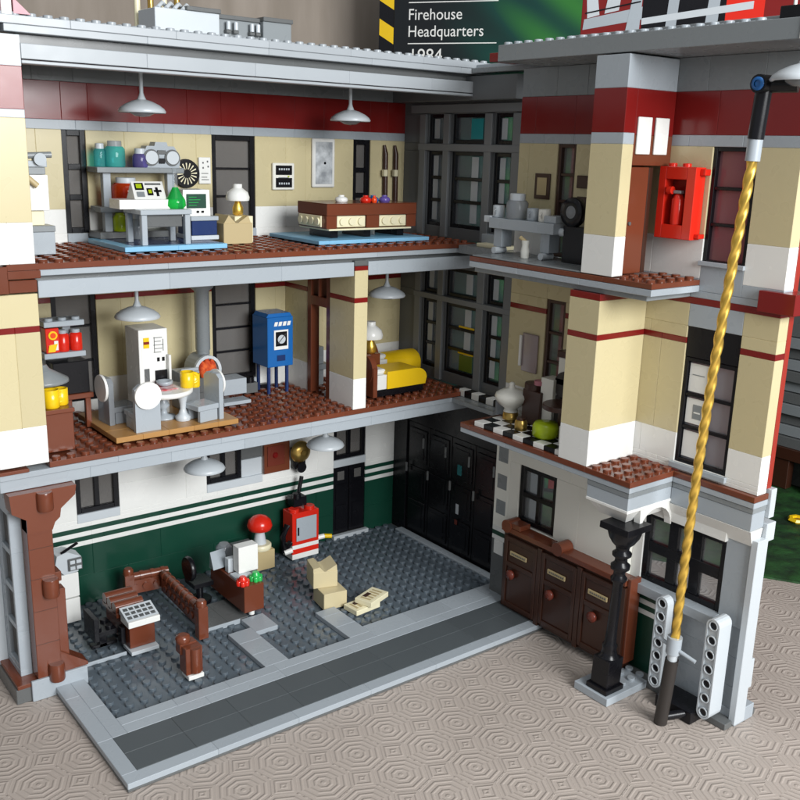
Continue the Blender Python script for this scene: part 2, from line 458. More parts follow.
# --- facade (dark grey window front at the right-hand end)
mb = MB()
def fac(z0, z1, holes):
    bricks(mb, 'y', FX + .3, 1, 8.3, BY + .6, z0, z1, [(z0, z1, 'fgrey')], holes, 6, (20,))
C3 = [(19.0, 21.2), (13.6, 17.9), (10.2, 12.4)]
fac(29.6, 43.3, [(a, b, 30.6, 37.2) for a, b in C3] + [(a, b, 37.9, 40.4) for a, b in C3])
fac(16.3, 28.8, [(a, b, 17.3, 23.8) for a, b in C3] + [(a, b, 24.4, 27) for a, b in C3])
for a, b in ((21.35, 22.2), (18.05, 18.85), (12.55, 13.45), (8.9, 10.05)):
    for z0, z1 in ((29.7, 40.4), (16.4, 27.6)): mb.box(FX, FX + .32, a, b, z0, z1, 'fgrey2')
mb.box(FX - .05, FX + .3, 8.6, 23.5, 40.5, 41.2, 'fgrey2')
mb.box(FX - 1.2, FX + .3, 8.6, BY, 41.4, 43.3, 'fgrey'); mb.box(FX - .05, FX + .3, 8.6, 22.3, 37.25, 37.85, 'fgrey2'); mb.box(FX - .05, FX + .3, 8.6, 22.3, 23.85, 24.35, 'fgrey2')
mb.box(FX - .6, FX + .3, 10.0, 12.5, 29.7, 30.5, 'lgrey')
mb.box(FX - 2.1, FX - .1, 6.3, SY - .1, 28.8, 29.5, 'mgrey'); mb.box(FX - 1.6, FX - .2, 8.4, 12, 29.51, 29.8, 'ltan')
mb.box(FX + .2, FX + 1.3, 5.6, 8.27, -.1, 43.3, 'fgrey')
mb.build('facade_wall', H)
for a, b in C3:  # pale strips brighten the panes, standing in for daylight through the glass
    for z0, z1 in ((30.9, 37.0), (38.1, 40.2), (17.6, 23.6), (24.6, 26.8)):
        mb = MB(); c = a + .35 + (b - a) * (.12 if b - a > 3 else .25); mb.box(FX + .62, FX + .68, c + .2, c + .2 + (b - a) * (.2 if b - a > 3 else .3), z0 + .2, z1 - .2, 'palegrey', .01); mb.build('pane_patch', H)
mb = MB(); mb.box(FX + .53, FX + .58, 14.2, 15.7, 38.3, 40.0, 'teal', .01); mb.build('pane_patch', H)  # coloured patches added for the tints showing in the facade panes
mb = MB(); mb.box(FX + .54, FX + .58, 14.2, 16.0, 17.7, 19.2, 'olive', .01); mb.box(FX + .53, FX + .58, 14.1, 16.2, 19.25, 19.45, 'yellow', .01); mb.build('pane_patch', H)
mb = MB(); mb.box(FX + .53, FX + .58, 14.1, 16.2, 21.65, 21.85, 'yellow', .01); mb.build('pane_patch', H)
for a, b in C3:
    for (z0, z1, nz) in ((30.6, 37.2, 3), (37.9, 40.4, 1), (17.3, 23.8, 3), (24.4, 27, 1)):
        window(H, 'y', FX + .42, a, b, z0, z1, 1, nz, .6, 'black', 'glass', .32, .3)
# garage door
mb = MB()
mb.box(FX, FX + .6, 8.6, 9.3, -.4, 15.4, 'black'); mb.box(FX, FX + .6, 22.7, BY - .02, -.4, 15.4, 'black'); mb.box(FX + .01, FX + .6, 9.3, 22.7, 11.4, 15.4, 'black')
for k in range(4):
    a = 9.4 + k * 3.33; b = a + 3.23
    mb.box(FX + .2, FX + .6, a, b, -.3, 11.3, 'black')
    for z0, z1 in ((.3, 3.3), (3.8, 6.8), (7.4, 10.8)):
        mb.box(FX + .08, FX + .19, a + .3, b - .3, z0, z1, 'black')
        mb.box(FX + .02, FX + .08, a + .7, b - .7, z0 + .4, z1 - .4, 'black')
    mb.cyl((FX - .25, b - .35, 6.2), .12, .9, 'dgrey')
    mb.cyl((FX - .25, a + .35, 9.2), .1, 1.0, 'dgrey')
gd = mb.build('garage_door', H); gd['label'] = 'black folding garage doors'
for a, b, c, e, m in ((14.3, 14.9, 7.9, 8.9, 'cteal'), (14.5, 14.9, 4.0, 5.0, 'palegrey'), (14.6, 15.0, 2.9, 3.4, 'knob')):
    mb = MB(); mb.box(FX - .02, FX + .01, a, b, c, e, m, .01); mb.build('pane', gd)
mb = MB(); mb.box(FX - .9, FX - .05, 8.3, 23, -.4, -.1, 'lgrey'); mb.build('threshold', H)
# --- floors
def slab(name, z, x0, x1, grooved, y1=BY - .01):
    mb = MB()
    tiles(mb, x0, x1, SY, y1, 'brown', 8, 'x', z - .4, z)
    mb.build(name, H)
mb = MB(); tiles(mb, .9, FX - .02, SY, BY - .02, 'brown', 8, 'x', 15.9, 16.3)
tiles(mb, -2.4, FX - .02, SY - .02, BY, 'lgrey', 6, 'x', 14.7, 15.5); tiles(mb, -2.4, FX - .02, SY - .1, BY, 'lgrey', 8, 'x', 15.5, 15.9)
def sk2(x, y): return (5.9 < x < 15.6 and 14.7 < y < 22.6) or (25.6 < x < 27 and y < 17.6) or (x < 3.1 and y < 16.9 and y > 15)
mb.studs(1, 38, SY, BY, 16.3, 'brown', sk2); mb.build('second_floor', H)
mb = MB(); tiles(mb, -.9, FX - .02, SY, BY - .02, 'brown', 8, 'x', 29.2, 29.6); tiles(mb, .9, FX - .02, SY + .06, BY, 'lgrey', 9, 'x', 28.8, 29.2)
mb.box(.9, FX - .1, SY + .5, BY, 28.4, 28.8, 'dgrey')
tiles(mb, .95, 25.6, SY, SY + .9, 'lgrey', 9, 'x', 27.4, 28.5); tiles(mb, 27.0, FX - .1, SY, SY + .9, 'lgrey', 9, 'x', 27.4, 28.5)
mb.studs(1, 38, SY, BY, 29.6, 'brown', lambda x, y: (7.7 < x < 15.6 and 16 < y < 23) or (23.3 < x < 34.6 and 15.4 < y < 23))
mb.build('third_floor', H)
mb = MB()
tiles(mb, -3, FX + .9, SY, 26.2, 'roofgrey', 7, 'x', 43.9, 44.4); tiles(mb, .0, FX + .9, SY + .05, 26.2, 'roofgrey', 9, 'x', 43.45, 43.89)
mb.box(.9, FX, SY + .9, BY, 42.85, 43.44, 'dgrey'); tiles(mb, .9, FX - .1, SY, SY + 1, 'roofgrey', 8, 'x', 41.95, 42.84)
mb.box(.9, FX - .1, SY, SY + 1, 41.68, 41.88, 'roofgrey')
mb.box(FX - 1.4, FX + 1.4, 4.4, SY - .02, 43.5, 43.9, 'mgrey'); mb.box(FX - .9, FX + 1.2, 4.6, SY - .02, 43.91, 44.2, 'lgrey')
for i in range(42):
    for j in range(2): mb.stud(-2.2 + i, SY + .5 + j, 44.4, 'roofgrey')
mb.build('roof', H)
mb = MB()
mb.box(10.6, 15.4, 16.2, 19, 44.4, 46.1, 'palegrey'); mb.box(15.42, 19.0, 16.9, 19, 44.4, 45.9, 'mgrey'); mb.box(19.02, 21.4, 16.4, 19, 44.4, 46.0, 'mgrey')
mb.box(12.9, 15.5, 16.1, 19, 46.1, 46.4, 'dgrey'); mb.box(15.5, 19.1, 16.8, 19, 45.9, 46.2, 'dgrey'); mb.box(19.0, 21.5, 16.3, 19, 46.0, 46.3, 'dgrey')
for x in (16.3, 16.9, 18.2, 18.7): mb.cyl((x, 16.6, 45.2), .16, .55, 'palegrey'); mb.box(x - .2, x + .2, 16.5, 16.9, 44.95, 45.2, 'dgrey')
for i in range(4): mb.tube([(10.9 + i * .6, 16.4, 46.1), (11.4 + i * .6, 16.8, 46.5), (11.9 + i * .6, 17.4, 46.4)], .14, 'palegrey')
rh = mb.build('rooftop_vent_housing', H)
for i in range(4):
    mb = MB(); mb.cyl((10.8 + i * 1.0, 19.6, 44.4), .22, 5, 'brass' if i % 2 else 'ltan'); mb.build('roof_pipe', H)
mb = MB(); mb.box(-2.6, -.0, 14.4, 17, 44.4, 46.4, 'pink'); mb.box(.0, .6, 14, 14.6, 44.4, 45.9, 'white'); mb.prism([(.7, 44.5), (1.7, 44.5), (.7, 45.4)], 14, 14.5, 'pink'); mb.build('roof_parapet', H)
# --- front piers of the end wall
mb = MB()
for z in (16.3, 29.6):
    bd = [(z, z + 2.6, w), (z + 2.6, z + 8.9, 'tan'), (z + 8.9, z + 9.3, 'dred'), (z + 9.3, z + 11.4, 'tan')] if z < 20 else [(z, z + 2.6, w), (z + 2.6, z + 8.9, 'tan'), (z + 8.9, z + 9.4, 'palegrey'), (z + 9.4, z + 11.9, 'dred'), (z + 11.9, 43.3, 'palegrey')]
    bricks(mb, 'x', SY, 1, -2.3, .88, z + .01, 27.8 if z < 20 else 43.3, bd, (), 6, (1.6,))
    bricks(mb, 'y', -2.3, 1, SY + 1.02, 25.8, z + .01, 27.8 if z < 20 else 43.3, bd, (), 6, (4, 3))
mb.box(-2.5, -.9, SY - .2, SY + 1, 27.8, 29.5, 'brown'); mb.box(-.95, 1.1, SY - .25, SY + 1, 28.7, 29.2, 'brown'); mb.box(-.85, .9, SY, SY + 1, 27.8, 28.6, 'brown')
mb.box(-2.5, -.5, SY - .2, SY + .8, 15.91, 16.15, 'brown')
mb.build('end_wall', H)
# ground floor: left end wall with window, seen past the brown column
mb = MB()
bricks(mb, 'y', -1.9, .8, 14.4, 25.6, -.3, 14.7, [(-.3, 14.7, 'lgrey')], [(14.6, 17.2, 1.2, 13)], 3, (3, 4))
mb.box(-2.6, -1.9, 17.4, 18.4, .2, 14.6, 'palegrey')
mb.box(-2.6, 2.3, 13.2, 18.4, -.6, .5, 'dgrey'); mb.box(-2.5, -.9, 13.15, 17.5, .5, .8, 'brown')
mb.box(-1.6, 2.3, 12.95, 13.19, -.6, .95, 'lgrey')
mb.build('ground_end_wall', H)
window(H, 'y', -1.85, 14.6, 17.2, 1.2, 13, 1, 4, .5, 'lgrey', 'smoke', .3, .4)
mb = MB()
mb.box(-1.1, .55, 13.1, 14.3, .95, 13, 'brown'); mb.box(.5, 1.2, 13.3, 14.2, .95, 7.2, 'brown')
mb.prism([(-1.1, 11.8), (.55, 11.8), (.75, 12.3), (1.1, 12.6), (1.2, 13.2), (2.2, 14.0), (2.3, 14.68), (-2.1, 14.68), (-2.0, 13.4), (-1.1, 12.8)], 13.0, 14.35, 'brown')
for z in (13.3, 7.0, .6): mb.lathe((.15, 12.95, z), [(.5, 0), (.55, .15), (.55, 1.15), (.5, 1.3)], 'brown', 14)
mb.box(.5, .95, 13.1, 14.2, 7.9, 8.6, 'brown')
mb.prism([(.5, 2.6), (2.4, 1.2), (2.4, .98), (.5, .98)], 13.1, 14.4, 'brown')
for z in (3.5, 6, 8.4, 10.6): mb.box(-1.12, .57, 13.09, 13.11, z, z + .03, 'darkbrown', .002)
mb.build('entrance_column', H)
# --- second floor partition with door frame
mb = MB()
bd = tanb(16.3)
bricks(mb, 'x', 13.82, 3.6, 25.7, 27.0, 16.31, 27.8, bd, (), 6, (4,)); mb.box(25.7, 27.0, 13.82, 15.4, 27.8, 28.15, 'dred'); mb.box(25.72, 27.0, 13.9, 15.4, 28.16, 28.6, 'dgrey')
mb.build('partition_wall', H)
mb = MB(); bricks(mb, 'y', 25.8, .9, 21.1, BY - .02, 16.31, 28.2, bd, (), 6, (4,)); mb.build('partition_wall', H)
mb = MB()
for y in (17.45, 20.4): mb.box(25.75, 26.6, y, y + .6, 16.4, 27.6, 'brown')
mb.box(25.75, 26.6, 18.05, 20.4, 24.2, 25.0, 'brown'); mb.box(25.75, 26.6, 18.05, 20.4, 27.0, 27.6, 'brown'); mb.box(25.75, 26.6, 19.1, 19.35, 25, 27, 'brown')
mb.build('door_frame', H)

# ================================================================== RIGHT WING
W = thing('toy_firehouse_wing', (36, -5, -.6), 'hinged right wing of the toy firehouse swung open towards the viewer', 'toy building')
WX = 36.0
mb = MB()
b1w = [(-.1, 4.9, g), (4.9, 5.3, w), (5.3, 5.7, g), (5.7, 6.1, w), (6.1, 6.5, g), (6.5, 15.5, 'cream')]
bricks(mb, 'y', WX, 1, -7.3, 5.5, -.1, 15.5, b1w, [(.2, 4.3, 7.3, 12.4)], 9, (5, 6))
bricks(mb, 'y', WX, 1, 5.5, 7.2, -.1, 15.5, [(-.1, 4.9, 'dgrey'), (4.9, 5.3, w), (5.3, 5.7, g), (5.7, 6.1, w), (6.1, 15.5, 'cream')], (), 9, (2,))
for z in (12.0, 9.6, 7.3, 3.6): mb.box(WX - .03, WX + .3, 5.75, 6.9, z, z + 1.3, 'mgrey' if z > 4 else 'white')
bricks(mb, 'y', WX + .3, .8, -10.2, -7.3, -.1, 6.6, [(-.1, 4.4, g), (4.4, 4.8, w), (4.8, 5.2, g), (5.2, 5.6, w), (5.6, 6.6, g)], (), 6, (3,))
bricks(mb, 'y', WX + .5, .6, -16.9, -10.2, -.1, 6.6, [(-.1, 6.6, 'lgrey')], (), 2.4, (3,))
bricks(mb, 'y', WX + .5, .6, -8.2, -7.3, 6.6, 13.2, [(6.6, 13.2, 'white')], (), 7, (3,))
bricks(mb, 'y', WX + .4, .7, -16.9, -15.0, 6.6, 13.2, [(6.6, 13.2, 'lgrey')], (), 7, (3,))
mb.box(WX + .1, WX + 1.1, -15.1, -8.0, 12.4, 13.2, 'white'); mb.box(WX - .35, WX + 1, -15.1, -8.0, 6.25, 7.0, 'lgrey')
mb.box(WX + .2, WX + 1.4, -17.4, -16.9, -.4, 13.2, 'palegrey')
for z in (4.2,): mb.box(WX + 1.4, WX + 1.9, -17.3, -16.2, z - 2.2, z, 'palegrey')
mb.build('ground_floor_wall', W)
mb = MB()
bdw = [(16.3, 18.9, w), (18.9, 25.2, 'tan'), (25.2, 25.6, 'dred'), (25.6, 27.9, 'tan'), (27.9, 28.35, 'dred'), (28.35, 28.8, 'lgrey')]
hw = [(.6, 2.6, 16.6, 26.4), (-14.5, -10.4, 16.9, 26.4), (-14.5, -10.4, 26.4, 27.9)]
bricks(mb, 'y', WX, 1, -17.0, 6.6, 16.31, 28.8, bdw, hw, 6, (3, 4))
bricks(mb, 'y', WX, 1, -14.5, -10.4, 26.4, 27.9, [(26.4, 27.9, 'lgrey')], (), 2, (5,))
mb.box(WX - .3, WX - .02, -14.7, -10.2, 16.5, 16.9, 'lgrey')
mb.box(WX + 1.02, WX + 1.5, -17.03, -15.5, 16.6, 43, 'bred')
mb.build('second_floor_wall', W)
mb = MB()
b3w = [(28.8, 29.6, 'lgrey'), (29.6, 32.2, w), (32.2, 38, 'tan'), (38, 38.7, 'lgrey'), (38.7, 41.4, 'dred'), (41.4, 43.49, 'mgrey')]
bricks(mb, 'y', WX, 1, -17.0, 6.6, 28.81, 43.49, b3w, [(.7, 2.5, 29.6, 38), (-14.1, -10.9, 28.81, 38)], 6, (3, 4))
bricks(mb, 'y', WX, 1, -14.1, -10.9, 28.81, 30.5, [(28.81, 30.5, 'lgrey')], (), 2, (5,))
mb.box(WX - .25, WX - .02, -14.2, -10.8, 30.5, 30.8, 'lgrey'); mb.box(WX - .5, WX + 1.6, -18.1, -15.6, 28.2, 29.5, 'dred')
mb.build('third_floor_wall', W)
window(W, 'y', WX + .1, .6, 2.6, 16.6, 26.4, 1, 4, .6, 'darkbrown', 'smoke')
window(W, 'y', WX + .1, -14.5, -10.4, 16.9, 24.3, 2, 3, .6, 'black', 'haze')
mb = MB(); mb.box(WX + .08, WX + .6, -14.5, -10.4, 24.32, 26.4, 'black'); mb.build('window_header', W)
window(W, 'y', WX + .1, .7, 2.5, 29.7, 38, 1, 4, .6, 'darkbrown', 'smoke')
window(W, 'y', WX + .1, -14.1, -10.9, 30.6, 38, 1, 3, .6, 'black', 'pinkglass')
window(W, 'y', WX + .1, .2, 4.3, 7.4, 12.4, 2, 2, .6, 'black', 'glass', .4, .4)
window(W, 'y', WX + .6, -15.0, -8.2, 7.0, 12.4, 3, 2, .6, 'black', 'glass', .45, .8)
# papers seen through the second floor window
for z0, z1 in ((21.95, 23.9), (19.75, 21.5), (17.35, 19.2)):
    mb = MB(); mb.box(WX + .30, WX + .36, -12.25, -10.75, z0, z1, 'white', .005)
    if z0 > 21: mb.box(WX + .28, WX + .298, -11.95, -11.0, 23.1, 23.16, 'mgrey', .003)
    elif z0 > 19: mb.box(WX + .28, WX + .298, -12.0, -11.3, 20.1, 21.1, 'mgrey', .003); mb.box(WX + .265, WX + .279, -11.9, -11.4, 20.5, 20.6, 'white', .002)
    mb.build('window_sticker', W)
# pillar
mb = MB()
bricks(mb, 'x', -6.9, 2.7, 31.05, 35.98, 16.31, 28.35, bdw, (), 6, (5,))
mb.build('second_floor_pillar', W)
mb = MB()
b3p = [(29.6, 32.2, w), (32.2, 38, 'tan'), (38, 38.7, 'lgrey'), (38.7, 41.4, 'dred'), (41.4, 43.4, 'lgrey')]
bricks(mb, 'x', -7.7, 2.7, 31.05, 32.1, 29.61, 43.4, b3p, (), 6, (5,))
bricks(mb, 'x', -7.7, 2.7, 32.1, 35.98, 36.7, 43.4, [(36.7, 38.6, 'brown')] + [(38.6, 41.4, 'dred'), (41.4, 43.4, 'lgrey')], (), 6, (5,))
mb.box(32.12, 35.98, -5.6, -5.0, 29.61, 36.68, 'brown')
mb.build('third_floor_pillar', W)
mb = MB(); mb.box(32.2, 34.2, -7.45, -7.1, 29.7, 36.6, 'brown'); mb.box(34.3, 34.7, -7.4, -6.8, 29.7, 36.6, 'darkbrown')
dd = mb.build('inner_door', W)
mb = MB(); mb.cyl((32.6, -7.55, 33), .12, .25, 'dgrey', 'y'); mb.build('handle', dd)
for x0 in (32.25, 34.0):
    mb = MB(); mb.box(x0, x0 + 1.35, -7.85, -7.71, 37.4, 39.7, 'white'); mb.build('transom_panel', W)
# floors of the wing
mb = MB()
tiles(mb, 31.0, 35.98, -10.8, 6.4, 'brown', 4, 'y', 15.9, 16.3); tiles(mb, 31.05, 37, -10.75, 6.4, 'lgrey', 6, 'y', 15.5, 15.88)
mb.box(35.6, 37.2, -17.1, -10.82, 15.9, 16.3, 'brown'); mb.box(35.62, 37.2, -17.1, -10.77, 15.5, 15.88, 'lgrey')
mb.studs(31, 36, -10.8, -6.9, 16.3, 'brown')
for i in range(5):
    for j in range(11):
        x, y = 31.25 + i * .95, 5.0 - j * 1.08
        mb.box(x, x + .93, y - 1.06, y, 16.31, 16.7, 'white' if (i + j) % 2 == 0 else 'black', .03)
mb.box(36.4, 38.4, 8.4, 15.2, 15.5, 15.9, 'mgrey')
for j in range(7): mb.box(37.5, 38.4, 8.6 + j * .95, 9.53 + j * .95, 15.91, 16.5, 'white' if j % 2 else 'black', .03)
mb.build('second_floor', W)
mb = MB()
tiles(mb, 31.0, 35.98, -11.0, 6.2, 'brown', 4, 'y', 29.2, 29.55); tiles(mb, 31.0, 35.98, -11.0, 6.2, 'lgrey', 6, 'y', 28.75, 29.18)
mb.box(31.1, 35.9, -4.9, 6.0, 29.56, 29.68, 'mgrey'); mb.studs(31, 36, -11.0, -7.8, 29.55, 'brown')
mb.box(31.4, 35.9, -10.4, 6, 28.36, 28.74, 'mgrey')
mb.build('third_floor', W)
mb = MB()
tiles(mb, 31.1, 37.2, -18.8, 4.3, 'mgrey', 30, 'y', 43.5, 44.6)
mb.studs(31.1, 33.1, -16.6, 4.3, 44.6, 'lgrey'); tiles(mb, 34, 37.2, -18.6, 0, 'mgrey', 9, 'y', 44.6, 45.2)
mb.box(31.05, 33, -18.95, -18.82, 43.5, 44.6, 'white'); mb.box(32.2, 34, -18.6, -16.8, 44.6, 45.4, 'black'); mb.cyl((32.8, -17.3, 45.4), .1, 4, 'white')
mb.box(34.6, 37.2, 4.5, 9, 43.95, 44.6, 'dred')
mb.build('roof', W)
# cornice under balcony
mb = MB()
mb.box(31.1, 37.2, -10.7, -7.0, 15.12, 15.48, 'mgrey'); mb.box(31.15, 37.2, -10.65, -7.0, 14.2, 15.1, 'lgrey')
mb.box(35.7, 37.2, -17.05, -10.72, 15.12, 15.48, 'mgrey'); mb.box(35.75, 37.2, -17.0, -10.67, 13.9, 15.1, 'lgrey')
vs = [(31.1, -10.7, 14.19), (36, -10.7, 14.19), (36, -7, 14.19), (31.1, -7, 14.19), (32, -9.9, 13.0), (36, -9.9, 13.0), (36, -7.6, 13.0), (32, -7.6, 13.0)]
mb.add(vs, [[0, 1, 5, 4], [1, 2, 6, 5], [2, 3, 7, 6], [3, 0, 4, 7], [4, 5, 6, 7], [0, 1, 2, 3]], 'white')
mb.box(31.1, 36, -10.7, -7, 14.0, 14.22, 'white')
vs = [(35.7, -17.05, 13.88), (37.1, -17.05, 13.88), (37.1, -10.6, 13.88), (35.7, -10.6, 13.88), (36.3, -16.9, 12.7), (37.1, -16.9, 12.7), (37.1, -10.6, 12.7), (36.3, -10.6, 12.7)]
mb.add(vs, [[0, 1, 5, 4], [1, 2, 6, 5], [2, 3, 7, 6], [3, 0, 4, 7], [4, 5, 6, 7], [0, 1, 2, 3]], 'white')
arc = [(32.6, 14.0)] + [(34.4 + 1.7 * math.cos(PI - t), 12.2 + 1.6 * math.sin(t)) for t in [k * PI / 10 for k in range(0, 11)]] + [(36.2, 12.2), (36.2, 14.0)]
mb.prism(arc[:], -10.62, -10.1, 'white')
mb.box(37.2, 37.8, -17.3, -15.8, 14.6, 16.6, 'palegrey'); mb.box(37.2, 38.2, -17.3, -16.3, 12.9, 14.2, 'palegrey')
mb.build('cornice', W)
mb = MB()
mb.box(35.4, 39, -17.2, -7.3, -.6, -.12, 'dgrey'); mb.box(35.5, 38.2, -7.3, 5.35, -.6, -.12, 'dgrey')
mb.box(30.95, 35.38, -10.6, -7.5, -.6, .0, 'lgrey'); mb.studs(33, 36, -10.3, -8.3, 0, 'lgrey')
mb.box(36.4, 38.6, -17.3, -15.6, -.6, .5, 'lgrey')
mb.build('ground_plate', W)
# ornate black column
cx_, cy_ = 32.1, -9.35
mb = MB(Matrix(((1, 0, 0, 0), (0, 1, -.042, 0), (0, 0, 1, 0), (0, 0, 0, 1))))
mb.box(cx_ - .95, cx_ + .95, cy_ - .95, cy_ + .95, 0, .4, 'black'); mb.box(cx_ - .75, cx_ + .75, cy_ - .75, cy_ + .75, .4, 2.6, 'black')
mb.lathe((cx_, cy_, 2.6), [(.75, 0), (.6, .2), (.5, .6), (.55, .9), (.42, 1.1), (.38, 2.2), (.36, 5.8), (.55, 6.0), (.58, 6.2), (.42, 6.4), (.4, 6.7), (.66, 6.9), (.68, 7.2), (.45, 7.4), (.42, 7.7), (.66, 7.9), (.68, 8.1), (.45, 8.3), (.5, 8.6), (.8, 8.9), (1.05, 9.3), (1.2, 9.8), (1.2, 9.9)], 'black', 24)
mb.box(cx_ - 1.25, cx_ + 1.25, cy_ - 1.25, cy_ + 1.25, 12.5, 12.98, 'black')
mb.build('ornate_column', W)
# lift-arm beams
def liftarm(x0, x1, yc, z0, z1, n=7):
    mb = MB(); hw_ = .5
    pts = []
    for k in range(9): t = PI * k / 8; pts.append((yc + hw_ * math.cos(t), z1 - hw_ + hw_ * math.sin(t)))
    for k in range(9): t = PI + PI * k / 8; pts.append((yc + hw_ * math.cos(t), z0 + hw_ + hw_ * math.sin(t)))
    # body behind, then rim and hole rings in front
    mb.prism(pts, x0 + .12, x1, 'palegrey', 'x')
    for i in range(len(pts)):
        a, b = Vector(pts[i]), Vector(pts[(i + 1) % len(pts)]); c = Vector((yc, (z0 + z1) / 2))
        def inn(p):
            q = Vector((yc, min(max(p.y, z0 + hw_), z1 - hw_))); return q + (p - q) * .78
        ai, bi = inn(a), inn(b)
        mb.add([(x0, a.x, a.y), (x0, b.x, b.y), (x0, bi.x, bi.y), (x0, ai.x, ai.y), (x0 + .12, a.x, a.y), (x0 + .12, b.x, b.y), (x0 + .12, bi.x, bi.y), (x0 + .12, ai.x, ai.y)],
               [[0, 1, 2, 3], [0, 4, 5, 1], [3, 2, 6, 7]], 'palegrey')
    for k in range(n):
        z = z0 + hw_ + (z1 - z0 - 2 * hw_) * k / (n - 1)
        mb.lathe((x0 + .0, yc, z), [(.36, .12), (.36, 0), (.27, 0), (.27, .1)], 'palegrey', 16, 'x', cap=False)
        mb.cyl((x0 + .105, yc, z), .27, .02, 'black', 'x', 16, .002)
    return mb.build('liftarm_beam', W)
liftarm(34.6, 35.3, -11.7, .3, 7.4); liftarm(34.4, 35.8, -16.0, .1, 7.6)
# gold pole
pl = thing('fire_pole', (32.6, -14.3, -.6), 'gold twisted sliding pole on black couplings leaning in front of the wing', 'pole')
P0, P1 = Vector((32.4, -14.55, 6.0)), Vector((31.6, -16.6, 37.3))
mb = MB(); N = 260; vs = []; fs = []
K = 18
for i in range(N + 1):
    t = i / N; p = P0.lerp(P1, t) + Vector((0, .35, 0)) * math.sin(PI * t)
    for k in range(K):
        a = 2 * PI * k / K; r = .275 + .045 * math.cos(3 * (a - t * 2 * PI * 9.0))
        vs.append(p + Vector((r * math.cos(a), r * math.sin(a), 0)))
for i in range(N):
    for k in range(K): j = (k + 1) % K; fs.append([i * K + k, i * K + j, (i + 1) * K + j, (i + 1) * K + k])
mb.add(vs, fs, 'gold', True); mb.build('twisted_rod', pl)
mb = MB(); mb.tube([P1 + Vector((0, 0, -.1)), P1 + Vector((0, -.03, 1.1))], .42, 'lgrey', 16); mb.build('upper_collar', pl)
mb = MB(); mb.tube([P1 + Vector((0, -.03, 1.1)), P1 + Vector((-.05, -.25, 4.3))], .46, 'black', 16); q = P1 + Vector((-.05, -.3, 4.0))
mb.tube([q, q + Vector((.6, -1.6, .0))], .45, 'black', 16)
mb.lathe(tuple(q + Vector((-.75, 0, 0))), [(.5, 0), (.5, 1.2)], 'black', 18, 'x'); mb.build('elbow_connector', pl)
mb = MB(); mb.lathe(tuple(q + Vector((-.85, 0, 0))), [(.2, .0), (.36, .0), (.36, .2)], 'blue', 18, 'x', cap=False); mb.cyl(tuple(q + Vector((-.78, 0, 0))), .2, .05, 'blue', 'x'); mb.build('pin', pl)
mb = MB(); mb.tube([P0 + Vector((0, 0, .3)), P0 + Vector((0, .03, -.9))], .5, 'lgrey', 16); mb.tube([P0 + Vector((-.2, 1.1, -.2)), P0 + Vector((.2, -1.6, -.9))], .14, 'lgrey'); mb.tube([P0 + Vector((0, .03, -.9)), P0 + Vector((0, .05, -1.5))], .34, 'palegrey', 14); mb.build('lower_collar', pl)
b0 = P0 + Vector((0, .05, -1.4)); b1 = Vector((32.6, -14.0, -.55))
mb = MB(); mb.tube([b0, b1], .46, 'rubber', 16); mb.tube([Vector((32.9, -14.2, -.1)), Vector((35.2, -15.2, .0))], .3, 'black', 12); mb.box(34.0, 36.2, -15.4, -12.4, -.58, .3, 'black'); mb.build('foot_connector', pl)

# ================================================================== LAMPS
def make_lamp(x, y, ztop, label):
    t = thing('hanging_lamp', (x, y, ztop - 2.2), label, 'lamp', 'grey dish lamps hanging from the ceilings')
    mb = MB(); mb.lathe((x, y, ztop - 1.35), [(.34, 0), (.2, .3), (.14, .5), (.14, 4.2)], 'palegrey', 14); mb.build('stem', t)
    mb = MB(); mb.lathe((x, y, ztop - 2.2), [(1.62, -.02), (1.68, .08), (1.55, .3), (1.2, .55), (.7, .78), (.34, .88)], 'palegrey', 30, cap=False)
    mb.lathe((x, y, ztop - 2.2), [(1.6, 0), (1.1, .35), (.3, .6)], 'palegrey', 30, cap=False); mb.build('shade', t)
    mb = MB(); mb.lathe((x, y, ztop - 2.5), [(.05, 0), (.5, .05), (.85, .25), (.95, .5)], 'haze', 20, cap=False); mb.build('bulb', t)
    return t
lamp = make_lamp(10.6, 19, 41.5, 'grey dish lamp hanging above the laboratory desk on the third floor')
for (x, y, zt, lb) in ((28.6, 19, 41.6, 'grey dish lamp hanging above the brown pool table'),
                       (9.6, 19, 26.8, 'grey dish lamp hanging above the round white dining table'),
                       (32.8, 19, 26.8, 'pale dish lamp hanging above the yellow beds'),
                       (14.7, 19, 13.9, 'grey dish lamp under the second floor, nearest the green wall\'s middle window'),
                       (26.4, 19, 13.9, 'grey dish lamp under the second floor, right of the gold bell'),
                       (31.6, -19.0, 43.6, 'grey dish lamp half cut off at the right edge beside the black elbow connector')):
    c = copy_tree(lamp); c.location = (x, y, zt - 2.2); c['label'] = lb

# ================================================================== THIRD FLOOR CONTENTS
Z3 = 29.6
mb = MB(); tiles(mb, 7.7, 15.6, 16.0, 16.9, 'ltblue', 4, 'x', Z3 + .2, Z3 + .55); tiles(mb, 7.7, 8.6, 16.9, 23.2, 'ltblue', 4, 'y', Z3 + .2, Z3 + .55); tiles(mb, 8.6, 15.6, 16.9, 23.2, 'dblue', 2, 'x', Z3 + .2, Z3 + .55)
single(mb, 'tiled_rug', (11.6, 19, Z3), 'blue tiled mat under the grey laboratory desk', 'mat', 'blue tiled floor mats')
mb = MB(); tiles(mb, 24.3, 34.5, 15.4, 16.4, 'ltblue', 4, 'x', Z3 + .2, Z3 + .5); tiles(mb, 23.3, 24.3, 15.4, 23.2, 'ltblue', 4, 'y', Z3 + .2, Z3 + .5); tiles(mb, 24.3, 34.5, 16.4, 23.2, 'ltblue', 2, 'x', Z3 + .2, Z3 + .5)
